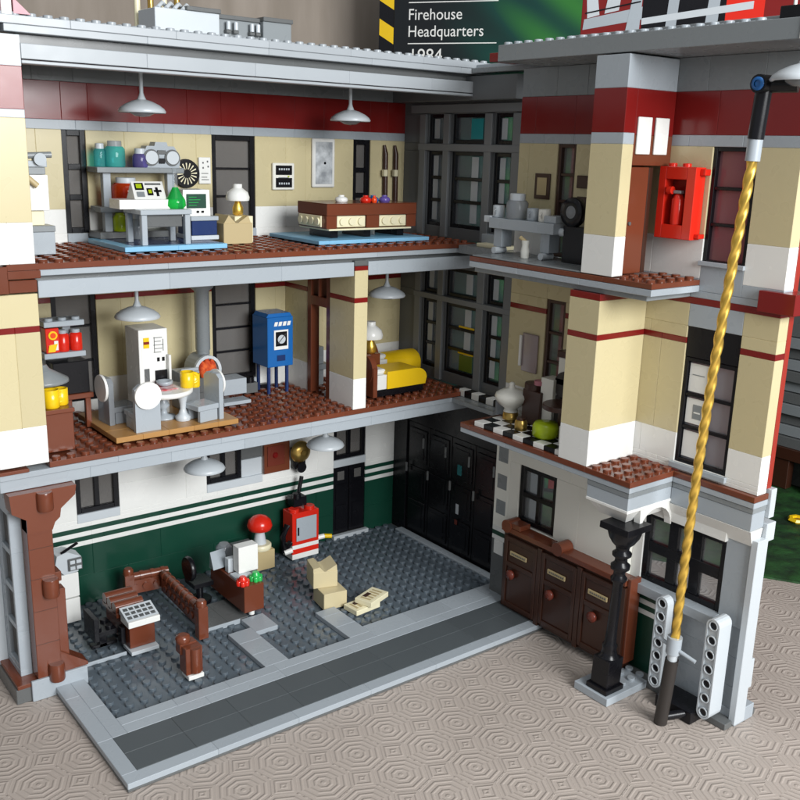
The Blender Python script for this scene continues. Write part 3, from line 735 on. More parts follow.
single(mb, 'tiled_rug', (29, 19, Z3), 'light blue tiled mat under the pool table', 'mat', 'blue tiled floor mats')
R3 = Z3 + .56
t = thing('laboratory_desk', (11.1, 18, R3), 'small light grey desk with thin legs on the blue mat', 'desk')
mb = MB(); mb.box(9.1, 13.0, 16.4, 19.6, 32.3, 32.65, 'lgrey'); mb.build('desk_top', t)
for x, y in ((9.2, 16.5), (12.5, 16.5), (9.2, 19.1), (12.5, 19.1)):
    mb = MB(); mb.box(x, x + .42, y, y + .42, R3, 32.29, 'lgrey'); mb.build('leg', t)
mb = MB(); mb.box(9.65, 12.45, 16.9, 17.2, 31.4, 32.28, 'dgrey'); mb.build('drawer', t)
mb = MB(); mb.prism([(8.0, 32.66), (12.4, 32.66), (12.4, 33.3), (8.0, 33.3)], 17.4, 19.3, 'white'); 
mb.M = None
vs = [(9.3, 17.8, 33.31), (11.7, 17.8, 33.31), (12.0, 19.2, 34.5), (9.6, 19.2, 34.5), (9.3, 19.3, 33.31), (11.7, 19.3, 33.31)]
cn = thing('control_console', (10.2, 18, 32.66), 'white control console with printed slanted panel on the laboratory desk', 'console')
mb.build('console_base', cn)
mb = MB(); mb.add(vs, [[0, 1, 2, 3], [0, 3, 4], [1, 5, 2], [3, 2, 5, 4]], 'white'); sp = mb.build('slanted_panel', cn)
mb = MB()
def onp(u, v, e=.03): return Vector((9.3 + 2.4 * u + .3 * v, 17.8 + 1.4 * v - e * .6, 33.31 + 1.19 * v + e))
for (u0, u1, v0, v1, m) in ((.08, .36, .5, .9, 'black'), (.12, .30, .58, .82, 'lime'), (.42, .92, .78, .88, 'dgrey'), (.44, .62, .2, .6, 'black'), (.72, .8, .15, .65, 'black'), (.66, .9, .38, .5, 'black'), (.1, .34, .12, .4, 'mgrey'), (.48, .58, .3, .5, 'lime')):
    e = .03 if m in ('black', 'dgrey', 'mgrey') else .05
    mb.add([onp(u0, v0, e), onp(u1, v0, e), onp(u1, v1, e), onp(u0, v1, e)], [[0, 1, 2, 3]], m)
mb.build('printed_marks', sp)
t = thing('flask', (12.3, 17.6, 32.66), 'bright green conical flask on the laboratory desk', 'flask')
mb = MB(); mb.lathe((12.3, 17.6, 32.66), [(.55, 0), (.75, .2), (.7, .6), (.35, 1.2), (.2, 1.5)], 'cgreen', 18); mb.build('liquid', t)
mb = MB(); mb.lathe((12.3, 17.6, 34.16), [(.2, 0), (.18, 1.2), (.26, 1.35)], 'glass', 16, cap=False); mb.build('glass_neck', t)
t = thing('shelf_unit', (11.7, 23.4, R3), 'grey two-tier rack with posts against the tan wall', 'shelf')
for x in (8.9, 14.0):
    mb = MB(); mb.box(x, x + .6, 22.7, 23.3, R3, 35.0, 'lgrey'); mb.build('post', t)
mb = MB(); mb.box(8.3, 15.2, 22.2, 24.3, 35.0, 35.4, 'mgrey'); mb.build('shelf', t)
mb = MB(); mb.box(8.4, 14.8, 22.2, 24.3, 32.1, 32.5, 'mgrey'); mb.build('shelf', t)
mb = MB(); mb.box(8.2, 14.2, 22.0, 24.3, R3, R3 + .5, 'dgrey'); mb.build('base', t)
def jar(name, x, y, z, r, h, m, label, lid='palegrey', lh=.4):
    t = thing(name, (x, y, z), label, 'jar')
    mb = MB(); mb.lathe((x, y, z), [(r * .9, 0), (r, .1), (r, h - .2), (r * .8, h)], m, 20); mb.build('body', t)
    mb = MB(); mb.cyl((x, y, z + h), r * .7, lh, lid); mb.build('lid', t)
jar('jar', 10.0, 23, 35.4, .75, 1.5, 'cteal', 'teal transparent jar on the left of the top rack shelf', 'haze')
jar('jar', 9.0, 23.4, 35.4, .45, 1.3, 'cteal', 'narrow teal jar behind the big teal jar on the rack')
jar('jar', 11.9, 22.8, 35.4, .6, 1.0, 'cpurple', 'purple transparent jar beside the radio on the rack')
jar('jar', 10.55, 22.5, 32.5, 1.05, 1.75, 'corange', 'fat orange-red jar on the lower rack shelf')
jar('jar', 10.0, 22.6, R3 + .5, .5, 1.2, 'lime', 'lime green jar low in the grey rack', 'lime', .2)
jar('jar', 10.9, 21.4, R3 + .0, .45, 1.5, 'haze', 'clear cylinder under the laboratory desk next to the rack')
t = thing('cassette_radio', (13.3, 23, 35.4), 'grey portable radio with two round speakers on the rack', 'radio')
mb = MB(); mb.prism([(12.0, 35.4), (14.9, 35.4), (15.0, 36.2), (14.5, 37.0), (14.0, 37.0), (13.9, 37.3), (13.0, 37.3), (12.9, 37.0), (12.3, 37.0), (11.9, 36.2)], 22.4, 23.4, 'lgrey'); mb.build('case', t)
for x in (12.6, 14.3):
    mb = MB(); mb.cyl((x, 22.28, 36.15), .62, .11, 'dgrey', 'y', 22); mb.cyl((x, 22.2, 36.15), .5, .1, 'palegrey', 'y', 22); mb.build('speaker', t)
mb = MB(); mb.box(13.2, 13.7, 22.3, 22.39, 35.7, 36.1, 'black'); mb.box(13.1, 13.8, 22.3, 22.39, 36.4, 36.7, 'dgrey'); mb.build('tape_deck', t)
mb = MB(); mb.M = None; mb.cyl((16.45, 24.35, 34.9), 1.1, .2, 'black', 'y', 28)
for k in range(16):
    a0 = 2 * PI * k / 16; a1 = a0 + 2 * PI / 16 * .34
    for r0, r1 in ((.35, .85),):
        mb.add([(16.45 + r * math.cos(a), 24.33, 34.9 + r * math.sin(a)) for r, a in ((r0, a0), (r1, a0), (r1, a1), (r0, a1))], [[0, 1, 2, 3]], 'ltan')
mb.M = None
t = thing('dartboard', (16.45, 24.5, 33.8), 'round black and cream dartboard on the tan wall', 'dartboard')
M0 = Matrix.Translation((16.45, 0, 34.9)) @ Matrix.Rotation(0, 4, 'Y')
mb2 = mb; mb2.build('board', t)
# board is shallow: push printed face in front
mb = MB(); mb.cyl((16.45, 24.55, 34.9), 1.15, .2, 'black', 'y', 28); mb.build('rim', t)
mb = MB(); mb.box(17.6, 18.65, 24.55, 24.78, 34.1, 36.2, 'white')
for (a, b, c, d) in ((17.8, 18.4, 34.9, 34.96), (17.8, 18.3, 34.6, 34.66), (17.8, 18.45, 34.4, 34.46)): mb.box(a, b, 24.52, 24.55, c, d, 'dgrey', .005)
for a, c in ((17.9, 35.7), (18.3, 35.8), (17.9, 35.3), (18.35, 35.4)): mb.box(a, a + .12, 24.52, 24.55, c, c + .14, 'dgrey', .005)
single(mb, 'score_sheet', (18.1, 24.6, 34.1), 'white score sheet on the wall right of the dartboard', 'notice')
mb = MB(); mb.tube([(15.0, 24.2, 34.6), (15.6, 24.3, 36.0)], .22, 'darkbrown', 10, [.15, .32]); single(mb, 'wall_handset', (15.2, 24.3, 34.4), 'dark brown paddle leaning beside the dartboard', 'paddle')
t = thing('desktop_monitor', (14.5, 19.3, 31.7), 'white monitor with a dark green screen on the blue crate', 'monitor')
mb = MB(); mb.prism([(13.45, 31.95), (15.75, 31.95), (15.7, 33.9), (13.55, 33.9)], 19.0, 21, 'white'); mb.build('case', t)
mb = MB(); mb.box(13.8, 15.4, 18.93, 18.99, 32.55, 33.6, 'green'); 
sc = mb.build('screen', t)
mb = MB()
for k in range(4): mb.box(13.95, 14.6 + .15 * (k % 3), 18.9, 18.925, 32.75 + k * .2, 32.79 + k * .2, 'bgreen', .003)
mb.build('screen_lines', sc)
mb = MB(); mb.box(14.6, 14.8, 18.9, 18.99, 32.2, 32.36, 'black'); mb.box(15.0, 15.2, 18.9, 18.99, 32.2, 32.36, 'black'); mb.build('knobs', t)
mb = MB(); mb.box(14.2, 16.3, 19.0, 21.5, R3 - .01 + .35, 31.6, 'dblue'); mb.box(14.1, 16.4, 18.9, 21.6, 31.6, 31.93, 'lgrey'); mb.box(14.1, 16.4, 18.9, 21.6, R3, R3 + .33, 'palegrey')
single(mb, 'storage_crate', (15.2, 20, R3), 'dark blue crate with grey lid under the white monitor', 'crate')
t = thing('open_carton', (17.6, 19.5, Z3 + .2), 'tan open carton with raised flaps beside the blue crate on the third floor', 'box', 'tan open cartons')
mb = MB(); mb.box(16.6, 19.1, 18.5, 20.9, Z3 + .2, 31.4, 'cardboard'); mb.build('carton_body', t)
mb = MB(); mb.prism([(16.7, 31.4), (17.7, 31.4), (17.1, 32.0)], 18.6, 20.8, 'cardboard'); mb.prism([(17.9, 31.4), (19.0, 31.4), (18.8, 31.95)], 18.6, 20.8, 'cardboard'); mb.build('flap', t)
def table_lamp(x, y, z, label, s=1.0, shade='white', base='gold'):
    t = thing('table_lamp', (x, y, z), label, 'lamp', 'white-shaded table lamps')
    mb = MB(); mb.lathe((x, y, z), [(.35 * s, 0), (.5 * s, .15 * s), (.5 * s, .7 * s), (.3 * s, 1.1 * s), (.25 * s, 1.4 * s)], base, 18); mb.build('lamp_base', t)
    mb = MB(); mb.lathe((x, y, z + 1.35 * s), [(1.05 * s, 0), (1.1 * s, .3 * s), (.95 * s, .75 * s), (.5 * s, 1.1 * s), (.42 * s, 1.15 * s), (.42 * s, 1.5 * s)], shade, 24); mb.build('lamp_shade', t)
mb = MB(); mb.box(18.0, 19.6, 19.3, 21.4, Z3 + .2, 31.85, 'ltan'); single(mb, 'lamp_stand', (18.8, 20, Z3 + .2), 'cream block stand holding the gold-based lamp behind the third floor carton', 'stand')
table_lamp(18.8, 20.3, 31.86, 'gold lamp with white shade in front of the third floor middle window', .85)
# left cabinet with gun metal machine
t = thing('projector_stand', (2.2, 17.5, Z3 + .2), 'white and grey cabinet at the left end of the third floor', 'cabinet')
mb = MB(); mb.box(1.4, 3.2, 16.8, 18.4, Z3 + .2, 31.3, 'lgrey'); mb.box(1.35, 3.25, 16.75, 18.45, 31.3, 31.7, 'mgrey'); mb.build('cabinet_base', t)
mb = MB(); mb.box(1.5, 3.0, 16.9, 18.2, 32.7, 35.0, 'white'); mb.build('upper_block', t)
mb = MB(); mb.box(1.7, 2.7, 17.2, 18.0, 31.71, 32.68, 'ltan'); mb.build('ledge', t)
t = thing('ray_gun', (2.3, 17.5, 35.0), 'grey toy machine with tubes on the white left cabinet', 'machine')
mb = MB(); mb.box(1.4, 2.9, 17, 18, 35.02, 35.5, 'mgrey'); mb.box(1.6, 3.0, 16.9, 17.6, 35.5, 35.9, 'lgrey'); mb.build('body', t)
mb = MB(); mb.tube([(1.3, 17, 36.2), (3.3, 16.9, 36.3)], .2, 'mgrey'); mb.cyl((2.5, 16.6, 36.0), .4, .6, 'lgrey', 'y'); mb.build('barrel', t)
mb = MB(); mb.tube([(1.5, 16.7, 34.95), (2.2, 16.6, 34.3)], .2, 'cardboard'); mb.build('grip', t)
# posters
mb = MB(); mb.box(24.45, 26.6, 24.5, 24.79, 33.6, 35.85, 'cream', .06)
for z in (34.85, 33.8): mb.box(24.72, 26.33, 24.46, 24.5, z, z + .8, 'black', .01)
mb.box(25.0, 26.0, 24.46, 24.5, 34.6, 34.66, 'mgrey', .004); mb.box(25.9, 26.05, 24.46, 24.5, 34.66, 34.8, 'lime', .004)
for z in (35.25, 34.05):
    for k in range(5): mb.box(25.0 + k * .23, 25.14 + k * .23, 24.44, 24.46, z, z + .16, 'palegrey', .003)
single(mb, 'wall_poster', (25.5, 24.7, 33.6), 'cream square sign with two black printed bands on the third floor wall', 'poster')
t = thing('standing_mirror', (29.6, 24.7, 33.8), 'tall white framed panel with a pale cracked mirror print', 'mirror')
mb = MB(); mb.box(28.45, 30.8, 24.5, 24.79, 33.8, 38.0, 'white', .08); mb.build('frame', t)
mb = MB(); mb.box(28.75, 30.5, 24.45, 24.5, 34.1, 37.7, 'marble', .03); mb.cyl((29.7, 24.43, 35.9), .12, .03, 'black', 'y'); mb.build('printed_face', t)
for (xa, xb, lb) in ((35.8, 36.5, 'left brown ski of the pair on the wall by the facade'), (37.0, 37.7, 'right brown ski of the pair on the wall by the facade')):
    t = thing('wall_ski', ((xa + xb) / 2, 24.6, 32.4), lb, 'ski', 'pair of brown skis on the wall')
    mb = MB(); mb.tube([(xb, 24.6, 32.4), (xb - .05, 24.6, 36.8), (xb - .2, 24.55, 37.6)], .26, 'darkbrown', 8, [.26, .26, .12]); mb.build('blade', t)
    mb = MB(); mb.box(xb - .5, xb - .1, 24.1, 24.5, 34.8, 35.4, 'ltan'); mb.build('binding', t)
# pool table
t = thing('pool_table', (29.3, 18.5, Z3 + .5), 'reddish-brown pool table with tan studded side panels', 'pool table')
mb = MB(); mb.box(24.75, 33.9, 16.5, 21.0, 31.95, 32.85, 'brown'); mb.box(24.75, 33.9, 16.5, 21, 32.86, 32.9, 'brown', .01); mb.build('table_top', t)
mb = MB()
for x in (24.75, 28.7, 32.9): mb.box(x, x + (1.0 if x != 28.7 else 1.3), 16.55, 20.9, 30.9, 31.94, 'brown')
mb.box(25.76, 32.9, 17.0, 20.9, 30.9, 31.93, 'brown'); mb.build('apron', t)
for x0 in (25.8, 30.05):
    mb = MB(); mb.box(x0, x0 + 2.8, 16.6, 16.99, 31.0, 31.9, 'ltan')
    for k in range(3): mb.cyl((x0 + .5 + k * .9, 16.45, 31.45), .3, .16, 'ltan', 'y')
    mb.build('side_panel', t)
mb = MB(); mb.box(24.6, 24.74, 17.2, 20.6, 31.0, 31.9, 'ltan')
for k in range(4): mb.cyl((24.44, 17.6 + k * .85, 31.45), .3, .16, 'ltan', 'x')
mb.build('side_panel', t)
mb = MB(); mb.box(24.9, 33.3, 16.4, 21, 30.75, 30.89, 'ltan'); mb.build('bottom_trim', t)
for x in (25.6, 28.9, 32.4):
    mb = MB(); mb.box(x, x + .7, 17.2, 20.5, Z3 + .5, 30.74, 'black'); mb.build('leg', t)
for x, y, m, lb in ((27.4, 18.4, 'white', 'white round cup on the pool table'), (29.3, 17.6, 'red', 'red ball piece on the pool table'), (30.2, 17.8, 'blue', 'blue ball piece between the red and purple ones'), (31.4, 17.8, 'purple', 'purple ball piece at the right of the pool table'), (29.9, 17.2, 'orange', 'orange ball piece touching the red one')):
    mb = MB(); r = .55 if m == 'white' else .5 if m != 'orange' else .24
    mb.lathe((x, y, 32.9), [(r * .8, 0), (r, .12), (r * .95, .3), (r * .7, .42), (r * .45, .43), (r * .45, .58)], m, 18); single(mb, 'pool_ball', (x, y, 32.9), lb, 'ball', 'coloured balls on the pool table')
# wing third floor
t = thing('coffee_trolley', (33.9, 3.2, 29.69), 'light grey trolley with cups near the facade corner on the third floor', 'trolley')
mb = MB(); mb.box(33.2, 34.8, -.2, 6.6, 31.6, 32.4, 'lgrey'); mb.box(33.3, 34.7, 6.6, 7.3, 32.0, 32.5, 'palegrey'); mb.build('trolley_top', t)
for y in (.4, 5.4):
    mb = MB(); mb.box(33.5, 34.6, y, y + .9, 30.2, 31.59, 'lgrey'); mb.cyl((33.1, y + .4, 29.95), .26, 1.2, 'palegrey', 'x'); mb.build('leg', t)
mb = MB(); mb.box(33.4, 34.7, -.2, 1.0, 32.41, 32.9, 'lgrey'); mb.cyl((34, -.7, 31.8), .3, .5, 'palegrey', 'y'); mb.build('end_block', t)
jar('coffee_jug', 34.0, 4.4, 32.4, .85, 1.4, 'haze', 'clear jug with white lid on the grey trolley', 'palegrey', .5)
for (y, m, lb) in ((2.6, 'lgrey', 'grey mug in the middle of the trolley'), (1.4, 'cream', 'cream mug next to the grey mug on the trolley'), (6.3, 'palegrey', 'small pale cup at the facade end of the trolley')):
    mb = MB(); mb.lathe((33.9, y, 32.41), [(.4, 0), (.45, .1), (.45, .9), (.36, .92), (.34, .2)], m, 18)
    mb.tube([(33.5, y - .1, 33.1), (33.2, y - .3, 32.9), (33.5, y - .1, 32.65)], .07, m, 8); single(mb, 'mug', (33.9, y, 32.41), lb, 'mug', 'mugs on the grey trolley')
mb = MB(); mb.lathe((33.2, 2.5, 29.69), [(.3, 0), (.34, .5), (.25, .9), (.3, 1.3)], 'cream', 16); mb.tube([(33.2, 2.5, 30.9), (33.0, 2.9, 31.2)], .15, 'cardboard'); single(mb, 'small_statue', (33.2, 2.5, 29.69), 'small cream figurine under the trolley', 'figurine')
mb = MB(); mb.box(36 - .12, 35.98, 3.0, 4.6, 33.9, 35.8, 'darkbrown'); mb.box(35.84, 35.88, 3.3, 4.3, 34.2, 35.5, 'cardboard', .01); single(mb, 'framed_picture', (35.9, 3.8, 33.9), 'small dark ornate frame on the tan wing wall', 'picture')
mb = MB(); mb.box(35.86, 35.98, -.9, .2, 33.2, 34.3, 'darkbrown'); mb.box(35.84, 35.98, -.8, .3, 34.9, 35.8, 'darkbrown'); single(mb, 'wall_ornament', (35.9, -.3, 33.2), 'two small dark brown ornaments stacked on the wall beside the pillar', 'ornament')
t = thing('exercise_wheel', (34.0, -1.6, 29.7), 'black wheel with clear hub on a dark stand beside the pillar', 'wheel')
mb = MB(); mb.lathe((33.6, -1.4, 33.3), [(.55, 0), (1.0, .0), (1.05, .15), (1.05, .5), (.9, .6)], 'black', 26, 'x'); mb.build('tyre', t)
mb = MB(); mb.lathe((33.55, -1.4, 33.3), [(.2, 0), (.5, .06)], 'haze', 18, 'x'); mb.build('hub', t)
mb = MB(); mb.box(33.8, 34.8, -2.6, -.6, 29.7, 32.3, 'black'); mb.box(34.0, 34.4, -1.6, -1.2, 32.3, 33, 'black'); mb.build('stand', t)
# extinguisher cabinet
t = thing('extinguisher_cabinet', (35.4, -9.1, 32.1), 'bright red open cabinet mounted on the wing wall', 'cabinet')
mb = MB(); mb.box(34.9, 35.95, -8.3, -7.75, 32.1, 36.7, 'red'); mb.box(34.9, 35.95, -10.6, -9.9, 32.1, 36.7, 'red'); mb.box(34.9, 35.95, -9.9, -8.3, 32.1, 33.0, 'red'); mb.box(34.9, 35.95, -9.9, -8.3, 35.9, 36.7, 'red'); mb.box(35.7, 35.95, -9.9, -8.3, 33, 35.9, 'dred')
for y in (-8.2, -9.3): mb.cyl((35.4, y - .2, 36.7), .28, .22, 'red')
mb.box(35.3, 35.9, -11.0, -10.6, 36.2, 36.6, 'red'); mb.box(35.3, 35.9, -11.0, -10.6, 32.2, 32.5, 'red'); mb.build('cabinet_frame', t)
t = thing('fire_extinguisher', (35.3, -9.1, 33.0), 'red fire extinguisher standing inside the red wall cabinet', 'extinguisher')
mb = MB(); mb.lathe((35.3, -9.15, 33.01), [(.38, 0), (.42, .1), (.42, 1.6), (.25, 1.9), (.15, 2.0)], 'red', 18); mb.build('bottle', t)
mb = MB(); mb.box(35.0, 35.4, -9.5, -8.9, 35.0, 35.2, 'mgrey'); mb.cyl((34.95, -8.9, 35.2), .25, .4, 'red', 'y'); mb.build('valve', t)

# ================================================================== SECOND FLOOR CONTENTS
Z2 = 16.3
mb = MB(); tiles(mb, 5.9, 15.6, 14.7, 16.7, 'woodtan', 2, 'x', Z2 + .2, Z2 + .6); tiles(mb, 5.9, 15.6, 16.7, 22.5, 'woodtan', 3, 'x', Z2 + .2, Z2 + .6)
single(mb, 'wood_platform', (10.6, 18, Z2 + .2), 'low honey-brown wooden platform under the dining set', 'platform')
R2 = Z2 + .61
t = thing('coffee_machine', (10.6, 20, R2), 'tall white drinks machine with printed front behind the dining table', 'vending machine')
mb = MB(); mb.box(9.6, 11.9, 19.0, 21.6, R2, 23.6, 'white'); mb.build('case', t)
mb = MB(); mb.box(9.8, 11.7, 18.985, 19.01, 19.0, 23.3, 'white', .004)
mb.box(9.95, 10.4, 18.93, 18.99, 22.2, 23.0, 'yellow', .01); mb.box(9.95, 10.4, 18.9, 18.93, 22.5, 22.7, 'dred', .01)
for k in range(5): mb.box(10.75 + .1 * (k % 2), 11.35 + .1 * (k % 3), 18.94, 18.99, 21.8 + k * .28, 21.84 + k * .28, 'dgrey', .005)
mb.box(10.8, 10.84, 18.94, 18.99, 21.8, 23.0, 'dgrey', .005); mb.box(11.5, 11.54, 18.94, 18.99, 21.9, 22.8, 'dgrey', .005)
for x in (11.0, 11.4): mb.box(x, x + .2, 18.92, 18.99, 21.1, 21.4, 'black', .01)
mb.box(9.95, 10.35, 18.93, 18.99, 19.6, 20.6, 'dgrey', .01); mb.box(10.8, 11.75, 18.93, 18.99, 19.2, 20.4, 'black', .01); mb.build('printed_front', t)
mb = MB(); mb.box(11.75, 11.95, 18.5, 18.92, 19.0, 21.6, 'white'); mb.build('side_rail', t)
t = thing('dining_table', (10.9, 17.9, R2), 'round white dining table on a turned grey leg', 'table')
mb = MB(); mb.lathe((10.9, 17.9, 18.85), [(2.1, 0), (2.25, .12), (2.25, .35), (2.15, .4)], 'white', 36); mb.build('table_top', t)
mb = MB(); mb.lathe((10.9, 17.9, R2), [(.9, 0), (.9, .15), (.3, .3), (.25, .7), (.5, 1.0), (.3, 1.3), (.35, 1.93)], 'lgrey', 20); mb.build('pedestal', t)
mb = MB(); mb.lathe((11.9, 16.6, R2), [(.55, 0), (.6, .3), (.35, .5), (.22, .9), (.25, 1.3), (.4, 1.93)], 'palegrey', 20); mb.build('leg', t)
mb = MB(); mb.cyl((10.9, 18.0, 19.26), 1.1, .06, 'redprint'); mb.box(10.1, 11.8, 17.0, 18.2, 19.26, 19.33, 'redprint'); single(mb, 'pizza_tray', (10.9, 18, 19.26), 'flat tray printed pink and white on the dining table', 'tray')
mb = MB(); mb.lathe((11.2, 18.2, 19.33), [(.3, 0), (.6, .15), (.62, .4), (.5, .4), (.2, .15)], 'lgrey', 20); single(mb, 'bowl', (11.2, 18.2, 19.33), 'grey bowl in the middle of the dining table', 'bowl')
mb = MB(); mb.lathe((9.4, 17.6, 19.26), [(.2, 0), (.45, .1), (.5, .16)], 'white', 20); single(mb, 'plate', (9.4, 17.6, 19.26), 'small white plate at the left of the dining table', 'plate')
def mug(x, y, z, m, label, group=None, ang=0, s=1):
    t = thing('mug', (x, y, z), label, 'mug', group)
    mb = MB(); mb.lathe((x, y, z), [(.45 * s, 0), (.5 * s, .08), (.5 * s, 1.15 * s), (.42 * s, 1.17 * s), (.4 * s, .2)], m, 22); mb.build('cup', t)
    mb = MB(); c, s_ = math.cos(ang), math.sin(ang)
    mb.tube([(x + c * (.45 + .42 * math.sin(a)) * s, y + s_ * (.45 + .42 * math.sin(a)) * s, z + (.6 - .38 * math.cos(a)) * s) for a in [k * PI / 6 for k in range(7)]], .13 * s, m, 8); mb.build('handle', t)
mug(12.6, 17.2, 19.26, 'yellow', 'yellow mug at the right end of the white dining table', 'yellow mugs', 0, 1.05)
mug(13.35, 17.6, 19.1, 'yellow', 'second yellow mug tucked behind the right dining mug', 'yellow mugs', 1.5, .9)
def chair(x, y, rot, label, disc=True, mat='lgrey'):
    t = thing('dining_chair', (x, y, R2), label, 'chair', 'grey chairs round the dining table')
    t.rotation_euler = (0, 0, 0)
    M = Matrix.Translation((x, y, R2)) @ Matrix.Rotation(rot, 4, 'Z')
    mb = MB(M); mb.box(-.9, .9, -.9, 1.0, .9, 1.3, mat); mb.build('seat', t)
    mb = MB(M); mb.box(-.85, -.5, -.8, .8, 0, .89, mat); mb.build('leg', t)
    mb = MB(M); mb.box(.5, .85, -.8, .8, 0, .89, mat); mb.build('leg', t)
    mb = MB(M); mb.prism([(-.95, 0), (.95, 0), (.95, 3.2), (.6, 3.5), (-.6, 3.5), (-.95, 3.2)], -1.3, -.9, mat); bk = mb.build('backrest', t)
    if disc:
        mb = MB(M); mb.lathe((0, -1.5, 2.7), [(1.0, 0), (1.02, .05), (1.02, .18)], 'white', 28, 'y'); mb.build('disc', bk)
    return t
chair(8.5, 16.4, 0.0, 'grey chair in front with white round disc on its back')
chair(13.2, 16.0, 1.75, 'grey chair on the right side with its white disc seen edge-on')
chair(7.9, 18.9, -1.5, 'pale translucent grey chair on the left side of the dining table', True, 'haze')
mb = MB(); mb.box(12.9, 14.6, 19.2, 20.8, R2, 19.9, 'lgrey'); mb.box(13.0, 14.5, 19.1, 19.3, 19.92, 20.2, 'lgrey')
single(mb, 'grey_counter', (14.4, 19.5, R2), 'plain grey block counter beside the stove', 'counter')
# stove
t = thing('wood_stove', (16.1, 21, Z2 + .2), 'grey round-topped stove with orange flames and tall flue', 'stove')
mb = MB(); mb.box(14.85, 17.25, 20.9, 22.6, 17.6, 19.4, 'dgrey'); ar = [(16.05 + 1.2 * math.cos(a), 19.4 + 1.3 * math.sin(a)) for a in [k * PI / 12 for k in range(13)]]
mb.prism(ar, 20.9, 22.6, 'mgrey', smooth=False); mb.build('body', t)
mb = MB()
for k in range(12):
    a, b = k * PI / 12, (k + 1) * PI / 12
    q = [(16.05 + r * math.cos(c), 19.4 + (r + .1) * math.sin(c)) for r, c in ((1.2, a), (1.2, b), (.95, b), (.95, a))]
    mb.prism(q, 20.6, 20.89, 'palegrey')
mb.box(14.85, 15.1, 20.6, 20.89, 18.3, 19.4, 'palegrey'); mb.box(17.0, 17.25, 20.6, 20.89, 18.3, 19.4, 'palegrey'); mb.build('arch_rim', t)
mb = MB()
for (x, z, h) in ((15.6, 18.9, 1.4), (16.0, 18.9, 1.7), (16.45, 18.9, 1.5), (16.2, 18.7, 1.2), (15.8, 19.2, 1.0)): mb.lathe((x, 20.75, z), [(.15, 0), (.42, h * .4), (.28, h * .75), (.05, h)], 'flame', 10)
mb.build('flames', t)
mb = MB(); mb.lathe((16.2, 21.8, 20.6), [(.55, 0), (.55, .3), (.6, .4), (.6, 5.2), (.95, 5.5), (1.1, 6.3)], 'mgrey', 22); mb.build('flue_pipe', t)
mb = MB(); mb.box(15.2, 16.9, 21.0, 22.4, Z2 + .2, 17.59, 'dgrey'); mb.build('stand', t)
mb = MB(); mb.box(16.9, 19.0, 19.6, 21.4, 17.4, 18.7, 'lgrey'); mb.box(16.9, 19.4, 19.6, 21, Z2 + .2, 16.8, 'lgrey'); single(mb, 'log_bench', (17.8, 20.2, Z2 + .2), 'low grey bench right of the stove', 'bench')
# blue machine
t = thing('arcade_machine', (23.0, 22, Z2 + .2), 'blue storage machine with printed square badge on thin legs', 'machine')
mb = MB(); mb.box(21.8, 24.3, 21.0, 23.6, 18.9, 23.2, 'blue'); mb.prism([(21.8, 23.2), (24.3, 23.2), (24.1, 23.5), (22.0, 23.5)], 21.2, 23.4, 'blue'); mb.build('case', t)
mb = MB(); mb.box(22.4, 23.8, 20.94, 20.99, 20.4, 22.1, 'white', .01); mb.box(22.55, 23.65, 20.9, 20.935, 20.7, 21.95, 'black', .01); mb.cyl((23.1, 20.87, 21.3), .38, .03, 'palegrey', 'y'); mb.tube([(22.7, 20.88, 20.9), (23.5, 20.88, 21.75)], .04, 'black')
mb.box(22.7, 23.5, 20.94, 20.99, 19.4, 19.9, 'dblue', .01)
for k in range(4): mb.prism([(22.4 + k * .42, 22.45), (22.7 + k * .42, 22.45), (22.8 + k * .42, 22.8), (22.5 + k * .42, 22.8)], 20.95, 20.99, 'white')
mb.build('printed_badge', t)
for x, y in ((22.1, 21.4), (23.9, 21.4), (22.1, 23.2), (23.9, 23.2)):
    mb = MB(); mb.cyl((x, y, Z2 + .2), .16, 2.4, 'dblue'); mb.build('leg', t)
mb = MB(); mb.box(20.4, 21.6, 22.4, 24.2, Z2 + .2, 17.4, 'dgrey'); mb.cyl((21, 22.8, 17.4), .4, .5, 'black'); single(mb, 'small_engine', (21, 23, Z2 + .2), 'small dark machine under the left of the blue case', 'machine')
# beds
def bed(x, y, label, L=5.6):
    t = thing('bed', (x, y, Z2 + .2), label, 'bed', 'yellow beds on the second floor')
    z = Z2 + .2
    mb = MB(); mb.box(x + .5, x + L, y, y + 2.6, z, z + .6, 'black'); mb.build('frame', t)
    mb = MB(); mb.box(x, x + .45, y - .1, y + 2.7, z, z + 2.6, 'brown'); mb.lathe((x - .04, y + 1.3, z + 2.3), [(1.3, 0), (1.3, .53)], 'brown', 24, 'x'); mb.build('headboard', t)
    mb = MB(); mb.box(x + .5, x + 1.5, y, y + 2.6, z + .61, z + 1.9, 'white'); mb.box(x + .6, x + 1.7, y + .4, y + 2.2, z + 1.9, z + 2.3, 'white', .12); mb.build('pillow', t)
    prof = [(y, z + .61), (y + 2.6, z + .61), (y + 2.6, z + 1.3)] + [(y + 1.3 + 1.3 * math.cos(a), z + 1.3 + 1.0 * math.sin(a)) for a in [k * PI / 12 for k in range(1, 12)]] + [(y, z + 1.3)]
    if L > 5.5:
        q = [(x + 1.52, z + .62), (x + L + .15, z + .62), (x + L + .3, z + 1.2)] + [(x + L - .9 + 1.2 * math.cos(a), z + 1.2 + .95 * math.sin(a)) for a in [k * PI / 16 for k in range(1, 9)]] + [(x + 1.52, z + 2.15)]
        mb = MB(); mb.prism(q, y - .08, y + 2.68, 'yellow', 'y'); mb.build('blanket', t)
    else:
        mb = MB(); mb.prism(prof, x + 1.52, x + L + .1, 'yellow', 'x', True); mb.build('blanket', t)
bed(28.9, 15.5, 'front yellow bed with white sheet beside the tan partition')
